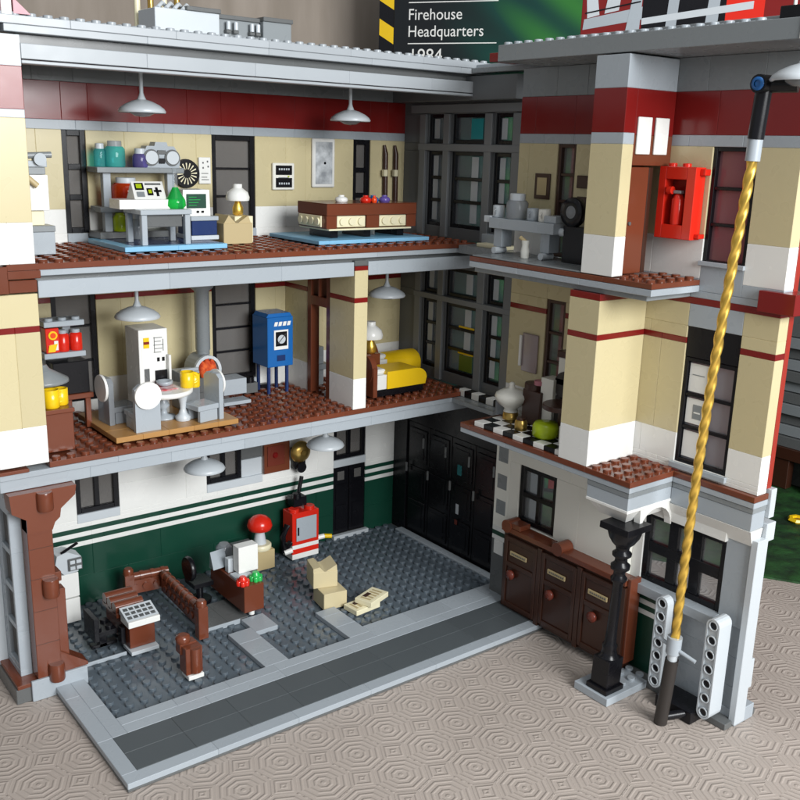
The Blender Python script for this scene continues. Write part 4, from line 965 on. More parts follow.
bed(32.6, 20.4, 'rear yellow bed with brown rounded headboard under the hanging lamp', 5.4)
mb = MB(); mb.box(30.4, 31.8, 18.4, 19.5, Z2 + .2, 19.6, 'brown'); single(mb, 'night_stand', (31.1, 18.9, Z2 + .2), 'brown night stand between the two yellow beds', 'night stand')
table_lamp(31.1, 18.95, 19.61, 'gold lamp with pointed white shade between the yellow beds', 1.0)
mb = MB(); mb.box(27.3, 28.0, 21.8, 23.4, Z2 + .2, 20.0, 'mgrey'); mb.box(27.1, 28.4, 21.4, 23.4, 18.0, 18.5, 'mgrey'); single(mb, 'grey_chair', (27.8, 22.5, Z2 + .2), 'dark grey seat glimpsed through the brown door frame', 'chair')
# left kitchen corner
t = thing('wall_shelf', (4.3, 20, 21.9), 'two grey plank shelf with studs on top at the left of the second floor', 'shelf')
mb = MB(); mb.box(2.9, 5.8, 19.6, 21.6, 24.3, 24.7, 'lgrey'); mb.studs(2.9, 5.8, 19.6, 20.6, 24.7, 'lgrey'); mb.build('shelf', t)
mb = MB(); mb.box(2.8, 5.8, 19.6, 21.6, 22.0, 22.4, 'lgrey'); mb.build('shelf', t)
mb = MB(); mb.box(2.9, 3.3, 21.0, 21.5, 22.4, 24.3, 'lgrey'); mb.box(4.6, 5.2, 20.9, 21.5, 22.4, 24.3, 'lgrey'); mb.box(3.0, 5.0, 21.3, 23, 17, 22, 'dgrey'); mb.build('bracket', t)
mb = MB(); mb.box(3.0, 3.95, 19.7, 20.9, 22.41, 24.2, 'red'); mb.cyl((3.5, 19.63, 23.7), .32, .06, 'yellow', 'y'); mb.cyl((3.5, 19.6, 23.7), .2, .03, 'orange', 'y'); mb.prism([(3.1, 22.5), (3.6, 22.5), (3.8, 23.1), (3.2, 23.0)], 19.62, 19.69, 'yellow'); mb.box(3.55, 3.85, 19.63, 19.69, 22.6, 23.3, 'white', .02)
single(mb, 'cereal_box', (3.5, 20, 22.41), 'red and yellow printed food packet on the kitchen shelf', 'packet')
for x, lb in ((4.35, 'left red food can on the kitchen shelf'), (5.3, 'right red food can at the shelf end')):
    mb = MB(); mb.lathe((x, 20.2, 22.41), [(.42, 0), (.45, .06), (.45, 1.2), (.3, 1.3)], 'red', 20); mb.cyl((x, 20.2, 23.71), .3, .25, 'lgrey'); single(mb, 'food_can', (x, 20.2, 22.41), lb, 'can', 'red cans on the kitchen shelf')
t = thing('cooker', (4.4, 20.5, 17), 'black oven on brown legs below the kitchen shelf', 'oven')
mb = MB(); mb.box(3.4, 6.0, 19.8, 22.2, 19.2, 21.6, 'black'); mb.build('oven_case', t)
mb = MB(); mb.box(3.3, 6.2, 19.6, 22.2, 18.8, 19.19, 'brown'); mb.build('oven_shelf', t)
for x in (4.2, 5.6):
    mb = MB(); mb.box(x, x + .4, 19.7, 20.1, Z2 + .2, 18.79, 'brown'); mb.build('leg', t)
mb = MB(); mb.lathe((1.9, 17.4, 20.9), [(.3, 1.3), (.5, 1.0), (1.7, .3), (1.75, .1), (1.5, 0)], 'mgrey', 24); single(mb, 'cooker_hood', (1.9, 17.4, 20.9), 'dark grey cone hood above the yellow kitchen mugs', 'hood')
mb = MB(); mb.box(1.1, 3.1, 15.1, 17.1, Z2 + .2, 19.2, 'brown'); mb.box(1.0, 3.2, 15.0, 17.2, 19.2, 19.5, 'brown'); single(mb, 'kitchen_counter', (2.1, 16, Z2 + .2), 'brown kitchen counter by the left pier', 'counter')
mug(1.9, 15.8, 19.51, 'yellow', 'large yellow mug on the brown kitchen counter', 'yellow mugs', .2, 1.1)
mug(2.7, 16.3, 19.51, 'yellow', 'smaller yellow mug behind on the kitchen counter', 'yellow mugs', 2.6, 1.0)
# wing second floor: kitchen
t = thing('soup_tureen', (34.2, 4.0, 16.71), 'white round tureen on a gold foot at the checkered floor', 'tureen')
mb = MB(); mb.lathe((34.2, 4.0, 17.3), [(.6, 0), (.5, .25), (.95, .6), (1.25, .95), (1.35, 1.25), (1.25, 1.5), (.8, 1.75), (.3, 1.9), (.2, 2.1), (.25, 2.3), (.1, 2.4)], 'cream', 26); mb.build('bowl', t)
mb = MB(); mb.lathe((34.2, 4.0, 16.71), [(.65, 0), (.6, .5), (.4, .6)], 'brass', 20); mb.build('foot', t)
mb = MB(); mb.box(34.3, 35.8, 1.0, 2.9, 16.71, 19.4, 'darkbrown'); mb.cyl((35.0, 2.3, 19.4), .8, .5, 'darkbrown'); mb.cyl((34.8, 1.6, 19.9), .45, .35, 'pink'); single(mb, 'dark_cabinet', (35, 2, 16.71), 'dark brown cabinet with pink cup next to the tureen', 'cabinet')
mb = MB(); mb.cyl((33.6, -2.0, 19.0), 1.5, .35, 'darkbrown'); mb.cyl((33.6, -2.0, 16.71), .3, 2.3, 'darkbrown'); single(mb, 'side_table', (33.6, -2, 16.71), 'dark round side table beside the lime chair', 'table')
mb = MB(); mb.lathe((32.8, -1.2, 16.71), [(.75, 0), (1.0, .2), (1.0, .9), (.85, 1.15), (.2, 1.25)], 'lime', 20); single(mb, 'lime_stool', (32.8, -1.2, 16.71), 'lime green domed stool on the checkered floor', 'stool')
jar('glass_bottle', 34.6, 5.5, 16.71, .5, 1.6, 'haze', 'clear bottle behind the white tureen on the checkered floor', 'brass', .3)
jar('olive_pot', 32.6, 1.2, 16.71, .5, .8, 'brass', 'small olive-gold pot on the checkered floor beside the tureen', 'darkbrown', .2)
jar('glass_bottle', 34.2, -2.6, 19.35, .45, 1.1, 'haze', 'clear bottle on the dark round side table', 'palegrey', .2)
mb = MB(); mb.box(32.6, 33.6, -3.9, -2.7, 16.71, 18.0, 'cream'); single(mb, 'white_crate', (33, -3.3, 16.71), 'cream block at the foot of the tan pillar', 'block')
mb = MB(); mb.lathe((34.9, -.9, 20.3), [(1.1, 0), (1.1, .3)], 'rubber', 24, 'x'); mb.box(34.9, 35.3, -2, .2, 16.71, 19.4, 'rubber'); single(mb, 'round_chair', (35, -.9, 16.71), 'dark chair with round back behind the side table', 'chair')
mb = MB(); mb.box(34.6, 35.9, .0, 1.3, 16.71, 20.6, 'cream'); single(mb, 'white_fridge', (35.2, .6, 16.71), 'narrow white unit against the wing wall', 'fridge')
t = thing('wall_mirror', (35.8, 4.2, 20.3), 'dusky rounded mirror with white highlight strip on the tan wing wall', 'mirror')
mb = MB(); mb.box(35.8, 35.98, 3.1, 4.8, 20.3, 23.4, 'mirror', .3); mb.build('glass_plate', t)
mb = MB(); mb.box(35.6, 35.79, 4.7, 4.95, 20.7, 23.2, 'white'); mb.build('highlight_strip', t)  # white strip models the highlight on the mirror
mb = MB(); mb.box(35.0, 35.95, -1.8, .0, 20.8, 22.4, 'cream'); mb.box(34.9, 35.95, -1.9, .1, 22.41, 22.9, 'darkbrown'); mb.box(34.9, 35.95, -1.9, .1, 20.3, 20.79, 'darkbrown'); single(mb, 'wall_cabinet', (35.4, -.9, 20.3), 'white wall cabinet with dark top near the pillar', 'cabinet')

# ================================================================== GROUND FLOOR CONTENTS
G = -.22
t = thing('filing_desk', (7.2, 16.5, G), 'brown reception desk with white front keyboard at the left', 'desk')
mb = MB(); mb.box(6.2, 8.2, 14.8, 19.6, G + .35, 2.0, 'brown'); mb.build('desk_body', t)
mb = MB(); mb.box(6.1, 8.3, 14.3, 16.0, G, G + .3, 'palegrey'); mb.build('foot_plate', t)
mb = MB(); mb.box(5.8, 6.15, 15.5, 16.2, .3, 1.7, 'black'); mb.build('side_hinge', t)
mb = MB(); mb.box(6.0, 8.5, 14.4, 16.0, 2.01, 2.5, 'white'); mb.add([(6.0, 14.6, 2.52), (8.5, 14.6, 2.52), (8.5, 16.2, 3.0), (6.0, 16.2, 3.0), (6.0, 16.2, 2.5), (8.5, 16.2, 2.5)], [[0, 1, 2, 3], [3, 2, 5, 4], [0, 3, 4], [1, 5, 2]], 'palegrey')
for i in range(5):
    for j in range(3): mb.add([(6.15 + i * .46, 14.8 + j * .45, 2.58 + j * .135), (6.5 + i * .46, 14.8 + j * .45, 2.58 + j * .135), (6.5 + i * .46, 15.1 + j * .45, 2.67 + j * .135), (6.15 + i * .46, 15.1 + j * .45, 2.67 + j * .135)], [[0, 1, 2, 3]], 'dgrey')
single(mb, 'typewriter', (7.2, 15.3, 2.01), 'white keyboard with grey printed keys on the front of the reception desk', 'keyboard')
mb = MB()
for y in (17, 18, 19): mb.lathe((5.9, y, 2.7), [(.45, 0), (.45, 2.2)], 'brown', 14, 'x')
mb.box(5.9, 8.2, 16.5, 19.5, 2.01, 2.4, 'brown'); single(mb, 'log_rack', (7.1, 18, 2.01), 'row of brown round logs on the reception desk', 'logs')
def railing(name, pts, label, posts, mat='brown', h=2.6):
    t = thing(name, (pts[0][0], pts[0][1], G), label, 'railing', 'brown wooden railings of the reception')
    (x0, y0), (x1, y1) = pts; L = math.hypot(x1 - x0, y1 - y0); a = math.atan2(y1 - y0, x1 - x0)
    M = Matrix.Translation((x0, y0, G)) @ Matrix.Rotation(a, 4, 'Z')
    mb = MB(M); mb.box(0, L, -.3, .3, .9, h - .5, mat)
    n = int(L / .9)
    for k in range(n): mb.lathe((k * .9 + .45, -.42, h - 1.1), [(.3, 0), (.3, .84)], mat, 12, 'y')
    mb.build('panel', t)
    mb = MB(M); mb.lathe((0, 0, h - .25), [(.36, 0), (.36, L)], mat, 14, 'x'); 
    for k in range(n + 1): mb.lathe((k * .9, 0, h - .25), [(.42, 0), (.42, .3)], mat, 14, 'x')
    mb.build('top_rail', t)
    for p in posts:
        mb = MB(M); mb.box(p - .4, p + .4, -.4, .4, 0, h + .1, mat); mb.lathe((p, 0, h + .1), [(.42, 0), (.42, .35), (.3, .5)], mat, 16); mb.build('post', t)
railing('railing', [(9.3, 22.6), (12.6, 22.2)], 'brown railing panel standing parallel to the green wall', [0])
railing('railing', [(11.7, 13.8), (12.0, 21.6)], 'long brown railing running back from the gate post', [0.2])
t = thing('gate_post', (8.6, 9.2, G), 'short brown gate post with round top near the road', 'post')
mb = MB(); mb.box(8.0, 9.3, 8.9, 10.0, G + .35, 2.2, 'brown'); mb.lathe((8.75, 8.95, G + .5), [(.42, 0), (.42, 1.9)], 'brown', 16); mb.build('body', t)
mb = MB(); mb.lathe((8.3, 10.0, 2.3), [(.5, 0), (.55, .2), (.5, .5), (.3, .6)], 'brown', 16); mb.box(7.9, 9.2, 9.6, 10.4, 1.5, 2.3, 'brown'); mb.build('finial', t)
mb = MB(); mb.box(8.1, 9.3, 8.7, 9.9, G, G + .34, 'white'); mb.build('foot', t)
t = thing('black_chair', (4.8, 17, G), 'black chair with lever arm beside the left brown column', 'chair')
mb = MB(); mb.box(4.0, 5.8, 16.2, 18.4, 1.0, 1.4, 'black'); mb.studs(4.0, 5.8, 16.2, 18.4, 1.4, 'black'); mb.build('seat', t)
mb = MB(); mb.box(3.8, 4.2, 15.6, 17.8, 1.0, 2.9, 'black'); mb.build('backrest', t)
mb = MB(); mb.box(4.6, 5.2, 16.9, 17.6, G, 1.0, 'black'); mb.box(4.0, 6, 16.9, 17.5, G, G + .3, 'black'); mb.build('stand', t)
t = thing('white_file_cabinet', (4.1, 22, G), 'white two-drawer cabinet partly behind the brown column', 'cabinet')
for z in (G, 1.95):
    mb = MB(); mb.box(3.3, 5.0, 22, 23.8, z, z + 2.05, 'white'); mb.build('drawer', t)
t = thing('white_machine', (4.2, 22, 3.95), 'white office machine with grey vent and black lever on the white cabinet', 'machine')
mb = MB(); mb.prism([(3.2, 4.8), (3.9, 4.0), (5.0, 4.1), (5.3, 5.3), (4.2, 5.9), (3.4, 5.7)], 22, 23.4, 'palegrey'); mb.build('body', t)
mb = MB(); mb.box(4.2, 5.3, 21.8, 21.99, 4.3, 5.3, 'dgrey'); mb.box(4.3, 4.7, 21.7, 21.79, 4.9, 5.2, 'palegrey'); mb.box(4.8, 5.2, 21.7, 21.79, 4.9, 5.2, 'palegrey'); mb.box(4.3, 4.7, 21.7, 21.79, 4.4, 4.7, 'palegrey'); mb.box(4.8, 5.2, 21.7, 21.79, 4.4, 4.7, 'palegrey'); mb.build('vent', t)
mb = MB(); mb.tube([(3.8, 22.2, 5.8), (5.0, 21.8, 6.6)], .12, 'black'); mb.build('lever', t)
t = thing('office_desk', (16.6, 16.5, G), 'brown office desk holding computer pieces and two round flowers', 'desk')
mb = MB(); mb.box(15.7, 17.5, 14.4, 20.4, .45, 2.75, 'brown'); mb.build('desk_body', t)
mb = MB(); mb.cyl((16.6, 14.9, .0), .25, .44, 'white'); mb.build('foot', t)
mb = MB(); mb.cyl((16.6, 19.4, -.4), .25, .84, 'white'); mb.build('foot', t)
for x, y, m, lb in ((15.9, 15.0, 'red', 'round red flower piece on the front corner of the office desk'), (17.2, 15.2, 'bgreen', 'round green flower piece on the office desk')):
    mb = MB()
    for k in range(6): a = k * PI / 3; mb.lathe((x + .35 * math.cos(a), y + .35 * math.sin(a), 2.76), [(.22, 0), (.25, .3), (.18, .4)], m, 12)
    mb.lathe((x, y, 2.76), [(.4, 0), (.4, .45), (.25, .7)], m, 16); single(mb, 'flower_piece', (x, y, 2.76), lb, 'flower')
mb = MB(); mb.box(15.75, 17.3, 15.9, 17.0, 2.76, 3.0, 'palegrey'); single(mb, 'paper_tile', (16.5, 16.4, 2.76), 'flat pale grey tile lying on the office desk', 'tile')
mb = MB(); mb.box(16.3, 18.1, 16.4, 17.4, 3.01, 5.3, 'white'); single(mb, 'computer_block', (17, 16.8, 3.01), 'upright white computer block on the office desk', 'computer')
t = thing('grey_computer', (15.8, 19.2, 2.76), 'grey computer with slanted screen at the back of the office desk', 'computer')
mb = MB(); mb.add([(14.9, 18.2, 3.0), (16.3, 18.4, 3.0), (16.5, 19.4, 4.2), (15.1, 19.2, 4.2), (15.1, 19.4, 2.8), (16.5, 19.6, 2.8)], [[0, 1, 2, 3], [3, 2, 5, 4], [0, 3, 4], [1, 5, 2]], 'lgrey'); mb.build('slanted_screen', t)
mb = MB(); mb.lathe((16.8, 20.0, 2.76), [(.6, 0), (.7, .5), (.7, 1.3), (.4, 1.6)], 'haze', 20); mb.build('clear_dome', t)
mb = MB(); mb.box(15.9, 16.9, 17.5, 18.1, 2.76, 4.0, 'palegrey'); single(mb, 'desk_phone', (16.4, 17.8, 2.76), 'small white telephone block on the office desk', 'telephone')
t = thing('swivel_chair', (14.2, 19.5, 0), 'black swivel chair left of the office desk', 'chair')
mb = MB(); mb.box(13.4, 15.2, 18.8, 20.6, 1.4, 1.8, 'black'); mb.build('seat', t)
mb = MB(); mb.lathe((13.2, 19.7, 3.0), [(1.0, 0), (1.1, .2), (1.0, .4)], 'black', 22, 'x'); mb.build('backrest', t)
mb = MB(); mb.cyl((14.3, 19.7, -.2), .3, 1.6, 'black'); mb.cyl((14.3, 19.7, -.2), 1.0, .3, 'black'); mb.build('stand', t)
mb = MB(); mb.box(19.1, 21.0, 21.8, 23.4, G, 2.6, 'dgrey'); single(mb, 'dark_chest', (20, 22.6, G), 'dark grey chest behind the white computer block', 'chest')
mb = MB(); mb.box(21.0, 22.95, 22, 24, G, 1.6, 'cardboard'); single(mb, 'tan_pedestal', (22, 23, G), 'square tan pedestal under the red mushroom lamp', 'pedestal')
mb = MB(); mb.lathe((21.9, 22.9, 1.61), [(1.0, 0), (1.05, .1), (1.05, .4), (.95, .5)], 'ltan', 24); mb.lathe((20.8, 22.6, 2.11), [(.35, 0), (.35, .4), (.2, .5)], 'cardboard', 14); single(mb, 'tan_disc', (21.9, 22.9, 1.61), 'round cream disc on top of the tan pedestal', 'disc')
t = thing('mushroom_lamp', (21.9, 22.9, 2.11), 'lamp with glossy red dome shade and white cone stem', 'lamp')
mb = MB(); mb.lathe((21.9, 22.9, 2.12), [(.6, 0), (.45, .9), (.38, 1.2)], 'palegrey', 20); mb.build('stem', t)
mb = MB(); mb.lathe((21.9, 22.9, 3.3), [(.6, 0), (1.05, .2), (1.15, .55), (1.0, 1.05), (.6, 1.4), (.15, 1.55)], 'red', 28); mb.build('lamp_shade', t)
t = thing('red_generator', (26.4, 22.8, G), 'red cabinet with grey window panel and white stripes near the black door', 'cabinet')
mb = MB(); mb.box(25.0, 27.9, 22.3, 24.0, G, .3, 'white'); mb.box(25.0, 27.9, 22.3, 24.0, .31, .8, 'red'); mb.box(25.0, 27.9, 22.28, 24.0, .81, 1.2, 'white'); mb.box(25.0, 27.9, 22.3, 24.0, 1.21, 4.4, 'red')
for x in (25.5, 27.2): mb.cyl((x, 22.9, 4.4), .5, .3, 'red')
mb.build('cabinet_body', t)
mb = MB(); mb.box(25.4, 27.6, 22.2, 22.27, 1.6, 3.9, 'lgrey'); mb.box(25.5, 25.65, 22.1, 22.19, 2.2, 3.0, 'black'); mb.build('window_panel', t)
mb = MB(); mb.box(25.6, 27.0, 23.0, 24.2, 4.7, 5.6, 'black'); mb.tube([(26.4, 23.6, 5.6), (26.8, 23.6, 7.4)], .2, 'black'); mb.cyl((25.9, 23, 5.6), .4, .5, 'black'); mb.build('top_fixture', t)
mb = MB(); mb.tube([(27.9, 22.8, 1.2), (28.7, 22.6, 1.3)], .25, 'white'); mb.tube([(28.7, 22.6, 1.3), (29.4, 22.4, 1.2)], .22, 'yellow'); mb.build('nozzle', t)
mb = MB(); mb.tube([(25.0, 22.6, 1.5), (24.2, 22.4, 1.0), (24.0, 22.4, 2.4), (24.6, 22.5, 3.4)], .3, 'black'); mb.tube([(24.1, 22.2, .8), (24.8, 22.0, 1.0)], .25, 'white'); mb.build('hose', t)
t = thing('wall_plaque', (24.5, 24.6, 8.3), 'dark red plaque and brown bracket on the white ground floor wall', 'plaque')
mb = MB(); mb.box(23.3, 26.0, 24.4, 24.79, 8.0, 10.9, 'brown'); mb.box(23.6, 25.4, 24.3, 24.39, 8.7, 10.6, 'knob'); mb.build('backboard', t)
mb = MB(); mb.lathe((24.4, 24.15, 9.7), [(.2, .0), (.3, .14)], 'dred', 14, 'y'); mb.build('red_knob', t)
t = thing('alarm_bell', (26.8, 24.3, 8.6), 'gold round alarm bell on black mount under the second floor', 'bell')
mb = MB(); mb.lathe((26.9, 23.6, 9.7), [(.1, -.1), (.5, -.05), (.95, .15), (1.05, .4)], 'brass', 28, 'y'); mb.cyl((26.9, 23.4, 9.7), .25, .15, 'brass', 'y'); mb.build('gong', t)
mb = MB(); mb.box(26.3, 27.5, 24.0, 24.78, 8.0, 10, 'black'); mb.cyl((26.9, 23.7, 8.2), .5, .6, 'black', 'y'); mb.build('mount', t)
for (x0, y0, z0, rot, lb) in ((22.2, 12.2, G, -.15, 'lower tan carton on the studded floor with another carton on it'), (22.15, 13.4, 1.24, -.3, 'upper tan open carton with raised flaps on the ground floor')):
    t = thing('open_carton', (x0 + 1, y0 + 1, z0), lb, 'box', 'tan open cartons')
    M = Matrix.Translation((x0 + 1.0, y0 + 1.0, z0)) @ Matrix.Rotation(rot, 4, 'Z')
    mb = MB(M); mb.box(-1.06, 1.06, -1.1, 1.1, 0, 1.45, 'boxtan'); mb.build('carton_body', t)
    if z0 > 0:
        mb = MB(M)
        mb.add([(-1.05, -1.05, 1.45), (-.1, -1.05, 1.45), (-.1, 1, 1.45), (-1.05, 1, 1.45), (-1.05, -1.05, 1.8), (-1.05, 1, 1.8), (-.5, -1.05, 1.9), (-.5, 1, 1.9)], [[0, 1, 6, 4], [2, 3, 5, 7], [4, 6, 7, 5], [1, 2, 7, 6], [0, 4, 5, 3]], 'boxtan')
        mb.prism([(.1, 1.45), (1.05, 1.45), (1.0, 1.95)], -1, 1, 'boxtan'); mb.build('flap', t)
for (x, y, z, r, lb) in ((24.9, 10.9, G, .1, 'lower tan printed tile lying flat on the studded floor'), (25.9, 10.9, G + .5, .35, 'upper tan printed tile resting crooked on another')):
    M = Matrix.Translation((x, y, z)) @ Matrix.Rotation(r, 4, 'Z')
    mb = MB(M); mb.box(-1.3, 1.3, -.85, .85, 0, .45, 'ltan'); mb.box(-1.1, 1.1, -.7, .7, .455, .47, 'ltan', .004)
    for k in range(5): mb.box(-1.0 + k * .42, -.78 + k * .42, -.5, .5, .47, .485, 'cardboard', .003)
    mb.box(-.7, .1, .1, .5, .485, .5, 'darkbrown', .003); single(mb, 'printed_tile', (x, y, z), lb, 'tile', 'tan printed tiles')
# lockers
t = thing('locker_bank', (35.4, -2, 0), 'dark reddish-brown bank of three lockers with cream name plates against the wing wall', 'lockers')
mb = MB(); mb.box(34.9, 35.95, -8.4, 4.6, -.1, 6.8, 'darkbrown'); mb.build('carcass', t)
mb = MB(); mb.box(34.65, 35.97, -8.4, 4.7, 6.81, 7.25, 'brown')
for y in (4.1, -1.6): mb.lathe((34.58, y, 7.3), [(.55, 0), (.55, 1.3)], 'brown', 18, 'x')
mb.box(34.7, 35.9, 2.6, 4.3, 7.26, 7.7, 'brown'); mb.build('cornice', t)
mb = MB(); mb.box(34.85, 36.02, -8.75, -8.42, .6, 7.4, 'brown'); mb.build('end_panel', t)
for k in range(3):
    y1 = 4.2 - k * 4.25; y0 = y1 - 3.7
    mb = MB(); mb.box(34.72, 34.89, y0, y1, .3, 6.5, 'darkbrown'); mb.box(34.6, 34.71, y0, y0 + .35, .3, 6.5, 'darkbrown'); mb.box(34.6, 34.71, y1 - .35, y1, .3, 6.5, 'darkbrown')
    mb.box(34.6, 34.71, y0 + .36, y1 - .36, .3, .7, 'darkbrown'); mb.box(34.6, 34.71, y0 + .36, y1 - .36, 3.9, 4.3, 'darkbrown'); mb.box(34.6, 34.71, y0 + .36, y1 - .36, 6.1, 6.5, 'darkbrown')
    dr = mb.build('locker_door', t)
    mb = MB(); mb.lathe((34.25, y1 - 1.0 - .2 * k, 3.3), [(.12, 0), (.42, .08), (.42, .3), (.2, .45)], 'knob', 18, 'x'); mb.build('knob', dr)
    mb = MB(); mb.box(34.58, 34.7, y0 + 1.1, y1 - .7, 4.95, 5.35, 'cardboard')
    for q in range(8): mb.box(34.565, 34.58, y0 + 1.25 + q * .2, y0 + 1.38 + q * .2, 5.08, 5.22, 'dgrey', .002)
    mb.build('name_plate', dr)
    mb = MB(); mb.box(34.6, 34.89, y0 - .5, y0 - .05, -.05, 6.7, 'darkbrown'); mb.build('divider', t)

# ================================================================== BACKGROUND THINGS
ang = math.atan2(-.844, .536); O = Vector((52, 34, 0)); A = Vector((math.cos(ang), math.sin(ang), 0)); NN = Vector((A.y, -A.x, 0))  # towards camera
def LM(): # local: x along face, y away from viewer, z up
    return Matrix(((A.x, -NN.x, 0, O.x), (A.y, -NN.y, 0, O.y), (0, 0, 1, 0), (0, 0, 0, 1)))
M = LM()
bt = thing('packaging_box', (52, 34, -.6), 'large black product box with green glow print and white lettering behind the building', 'box')
mb = MB(M); mb.box(-8.45, 34.3, .05, 8, -.6, 62, 'black', .08); mb.build('carton', bt)
mb = MB(M)
z = 62; k = 0
mb.box(-8.4, -6.75, -.0, .045, -.4, 61.8, 'yellow', .005)
z = 2
while z < 60:
    mb.prism([(-8.42, z), (-6.73, z - 1.0), (-6.73, z + .8), (-8.42, z + 1.8)], -.03, -.005, 'black'); z += 3.5
mb.build('hazard_stripe', bt)
m, nt, b = nodes('glowprint')
tc = nt.nodes.new('ShaderNodeTexCoord'); mp = nt.nodes.new('ShaderNodeMapping'); mp.inputs['Location'].default_value = (0, 0, 0)
nt.links.new(tc.outputs['Object'], mp.inputs[0])
sx = nt.nodes.new('ShaderNodeSeparateXYZ'); nt.links.new(mp.outputs[0], sx.inputs[0])
# along-face coordinate and diagonal rays
u = math_(nt, 'ADD', math_(nt, 'MULTIPLY', sx.outputs[0], A.x), math_(nt, 'MULTIPLY', sx.outputs[1], A.y))
dgl = math_(nt, 'ADD', math_(nt, 'MULTIPLY', u, .35), math_(nt, 'MULTIPLY', sx.outputs[2], .5))
rays = math_(nt, 'MULTIPLY_ADD', math_(nt, 'SINE', math_(nt, 'MULTIPLY', dgl, 2.3)), .25, .75)
fall = nt.nodes.new('ShaderNodeMapRange'); fall.interpolation_type = 'SMOOTHSTEP'; fall.inputs['From Min'].default_value = -3; fall.inputs['From Max'].default_value = 12
nt.links.new(u, fall.inputs['Value'])
cr = nt.nodes.new('ShaderNodeValToRGB'); cr.color_ramp.elements[0].color = (.006, .008, .010, 1); cr.color_ramp.elements[1].color = (.03, .17, .03, 1)
e = cr.color_ramp.elements.new(.45); e.color = (.004, .045, .035, 1)
nt.links.new(math_(nt, 'MULTIPLY', fall.outputs[0], rays), cr.inputs[0]); nt.links.new(cr.outputs[0], b.inputs['Base Color']); b.inputs['Roughness'].default_value = .3
MAT['glowprint'] = m
mb = MB(M); mb.box(-6.7, 13.6, -.0, .045, 0, 61.8, 'glowprint', .005); mb.build('green_print', bt)
mb = MB(M); mb.box(13.62, 34.2, -.0, .045, 0, 61.8, 'dred', .005); mb.box(27.5, 31, -.02, -.003, 49, 58, 'red', .005); mb.build('red_print', bt)
mb = MB(M)
def quad(pts, mat, e=.04):
    mb.prism(pts, -e, -.022, mat)
quad([(13.8, 49.5), (19.6, 50.4), (19.6, 51.6), (13.9, 50.5)], 'lgrey'); quad([(14.2, 50.6), (15.4, 50.9), (14.9, 54), (13.9, 54)], 'palegrey'); quad([(15.9, 51), (17.3, 51.3), (17.6, 54), (16.4, 54)], 'palegrey', .05)
quad([(18.0, 48.8), (19.4, 48.8), (19.6, 54), (18.8, 54)], 'lgrey', .06)
quad([(19.62, 49.3), (27.5, 49.3), (27.5, 54), (19.62, 54)], 'black', .03)
quad([(21.9, 48.8), (22.9, 48.8), (23.2, 54), (22.2, 54)], 'lgrey', .06); quad([(25.6, 48.8), (26.8, 48.8), (27.0, 54), (26.0, 54)], 'lgrey', .06)
quad([(19.6, 49.9), (30.0, 51.2), (30.0, 51.9), (19.6, 50.5)], 'palegrey', .075); quad([(14, 51.0), (19.4, 52.0), (19.4, 52.14), (14, 51.14)], 'black', .085)
mb.build('printed_emblem', bt)
mb = MB(M)
for z in (52.45, 48.3): mb.box(-5.05, 4.85, -.03, -.003, z, z + .1, 'white', .003)
mb.build('printed_rule', bt)
def facetext(body, u0, z0, size, xs=1):
    Mt = M @ Matrix.Translation((u0, -.02, z0)) @ Matrix.Rotation(PI / 2, 4, 'X')
    text('lettering', body, Mt, size, 'white', bt, .012, xs)
facetext('Firehouse', -5.1, 50.75, 1.62, .93); facetext('Headquarters', -5.1, 49.05, 1.62, .93); facetext('1984', -4.9, 46.5, 1.9, 1)
# grass mat and grey model behind
mb = MB(M); o_ = Vector((59.8, -4.8, 0)) - O
s0 = o_.dot(A); d0 = -o_.dot(NN)
mb.box(s0 - 30, s0 + 45, d0, d0 + 60, -.61, -.45, 'grassmat', .02)
# keep the mat clear of the packaging box
tg = thing('grass_mat', (62, -6, -.6), 'dark green grass-like mat on the table to the right', 'mat'); mb.M = M; mb.build('mat_sheet', tg)
FLP = (75.4, .9, 0)
mb = MB(M); fl = M.inverted() @ Vector(FLP)
mb.lathe((fl.x, fl.y, -.44), [(.8, 0), (1.1, .25), (.95, .5), (.6, .5), (.5, .1)], 'yellow', 7, smooth=False)
mb.cyl((fl.x, fl.y, -.44), .5, .3, 'brown'); single(mb, 'plant_ring', (FLP[0], FLP[1], -.44), 'small yellow flower ring lying on the dark green mat', 'flower')
bg = thing('grey_toy_model', (86, 8, -.4), 'grey stepped brick model with dark brown base at the right edge behind the wing', 'toy building')
mb = MB()
for k in range(10):
    z = 4.6 + k * 1.3; mb.box(84 + (k % 3) * .35, 104, -20, 36 - (k % 2) * .6, z, z + 1.2, ('dgrey', 'mgrey', 'dgrey', 'mgrey')[k % 4])
mb.box(84.4, 104, -20, 34, 17.6, 34, 'dgrey'); mb.build('upper_courses', bg)
mb = MB(); mb.box(83.6, 104, -20, 35, 3.2, 4.58, 'darkbrown')
for k in range(12): mb.box(83.8, 85, -19 + k * 4.4, -16.8 + k * 4.4, -.4, 3.18, 'darkbrown')
mb.box(86, 104, -20, 34, -.4, 3.18, 'dgrey'); mb.build('brown_base', bg)

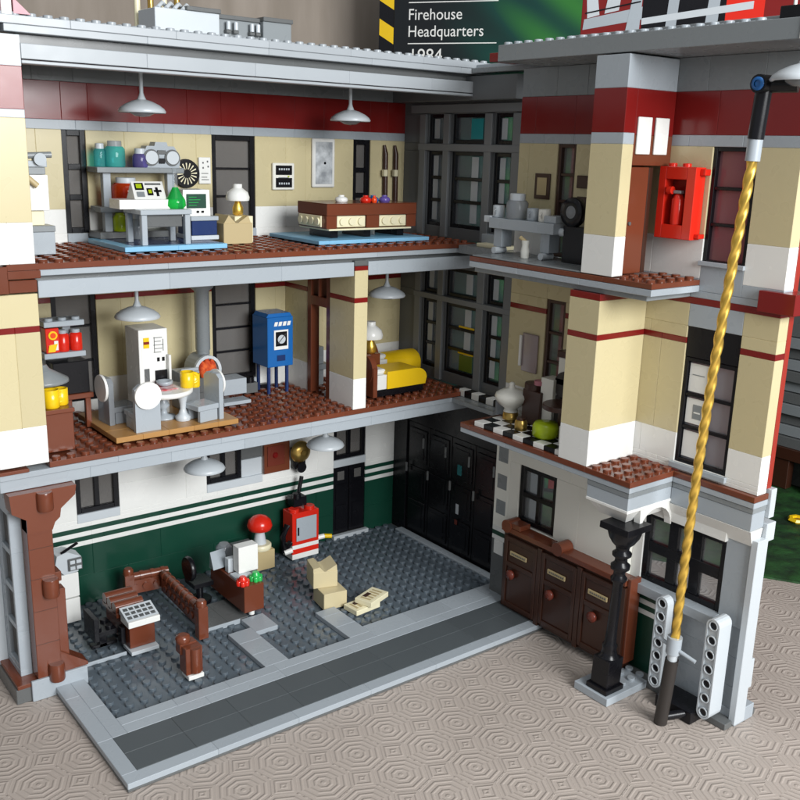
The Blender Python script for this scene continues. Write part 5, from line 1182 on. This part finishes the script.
# ================================================================== CAMERA, LIGHT, RENDER
yaw, pitch, roll, f = -37.903, -14.829, 1.647, 949.329
cy, sy = math.cos(math.radians(yaw)), math.sin(math.radians(yaw)); cp, sp_ = math.cos(math.radians(pitch)), math.sin(math.radians(pitch))
F = Vector((-sy * cp, cy * cp, sp_)); R0 = Vector((cy, sy, 0)); U0 = R0.cross(F); r = math.radians(roll)
Rv = R0 * math.cos(r) + U0 * math.sin(r); Uv = U0 * math.cos(r) - R0 * math.sin(r)
cam = bpy.data.cameras.new('camera'); co = bpy.data.objects.new('camera', cam); COL.objects.link(co)
co.matrix_world = Matrix(((Rv.x, Uv.x, -F.x, -17.76), (Rv.y, Uv.y, -F.y, -48.298), (Rv.z, Uv.z, -F.z, 37.33), (0, 0, 0, 1)))
cam.sensor_width = 36; cam.lens = f * 36 / 800; cam.clip_end = 1000; cam.clip_start = .5
S.camera = co
def area(name, loc, target, size, sy_, energy, color):
    l = bpy.data.lights.new(name, 'AREA'); l.shape = 'RECTANGLE'; l.size = size; l.size_y = sy_; l.energy = energy; l.color = color
    o = bpy.data.objects.new(name, l); COL.objects.link(o); o.location = loc
    d = Vector(target) - Vector(loc); o.rotation_euler = d.to_track_quat('-Z', 'Y').to_euler(); return o
area('window_light', (20, -125, 66), (16, 10, 18), 72, 56, 262000, (.97, .99, 1.0))
area('ceiling_fill', (10, -50, 130), (15, 5, 10), 80, 80, 30000, (1.0, .98, .95))
wd = bpy.data.worlds.new('World'); S.world = wd; wd.use_nodes = True
bgn = wd.node_tree.nodes['Background']; wt = wd.node_tree; wtc = wt.nodes.new('ShaderNodeTexCoord'); wn = wt.nodes.new('ShaderNodeTexNoise'); wn.inputs['Scale'].default_value = 2.2; wn.inputs['Detail'].default_value = 2
wt.links.new(wtc.outputs['Generated'], wn.inputs['Vector']); wr = wt.nodes.new('ShaderNodeValToRGB'); wr.color_ramp.elements[0].position = .38; wr.color_ramp.elements[1].position = .62
wr.color_ramp.elements[0].color = (.45, .45, .45, 1); wr.color_ramp.elements[1].color = (1.4, 1.5, 1.6, 1)
wt.links.new(wn.outputs['Fac'], wr.inputs[0]); wt.links.new(wr.outputs[0], bgn.inputs[0]); bgn.inputs[1].default_value = .31
S.view_settings.view_transform = 'Standard'; S.view_settings.look = 'None'; S.view_settings.gamma = 1; S.view_settings.exposure = 0
S.cycles.max_bounces = 8; S.cycles.transparent_max_bounces = 12; S.cycles.use_denoising = True
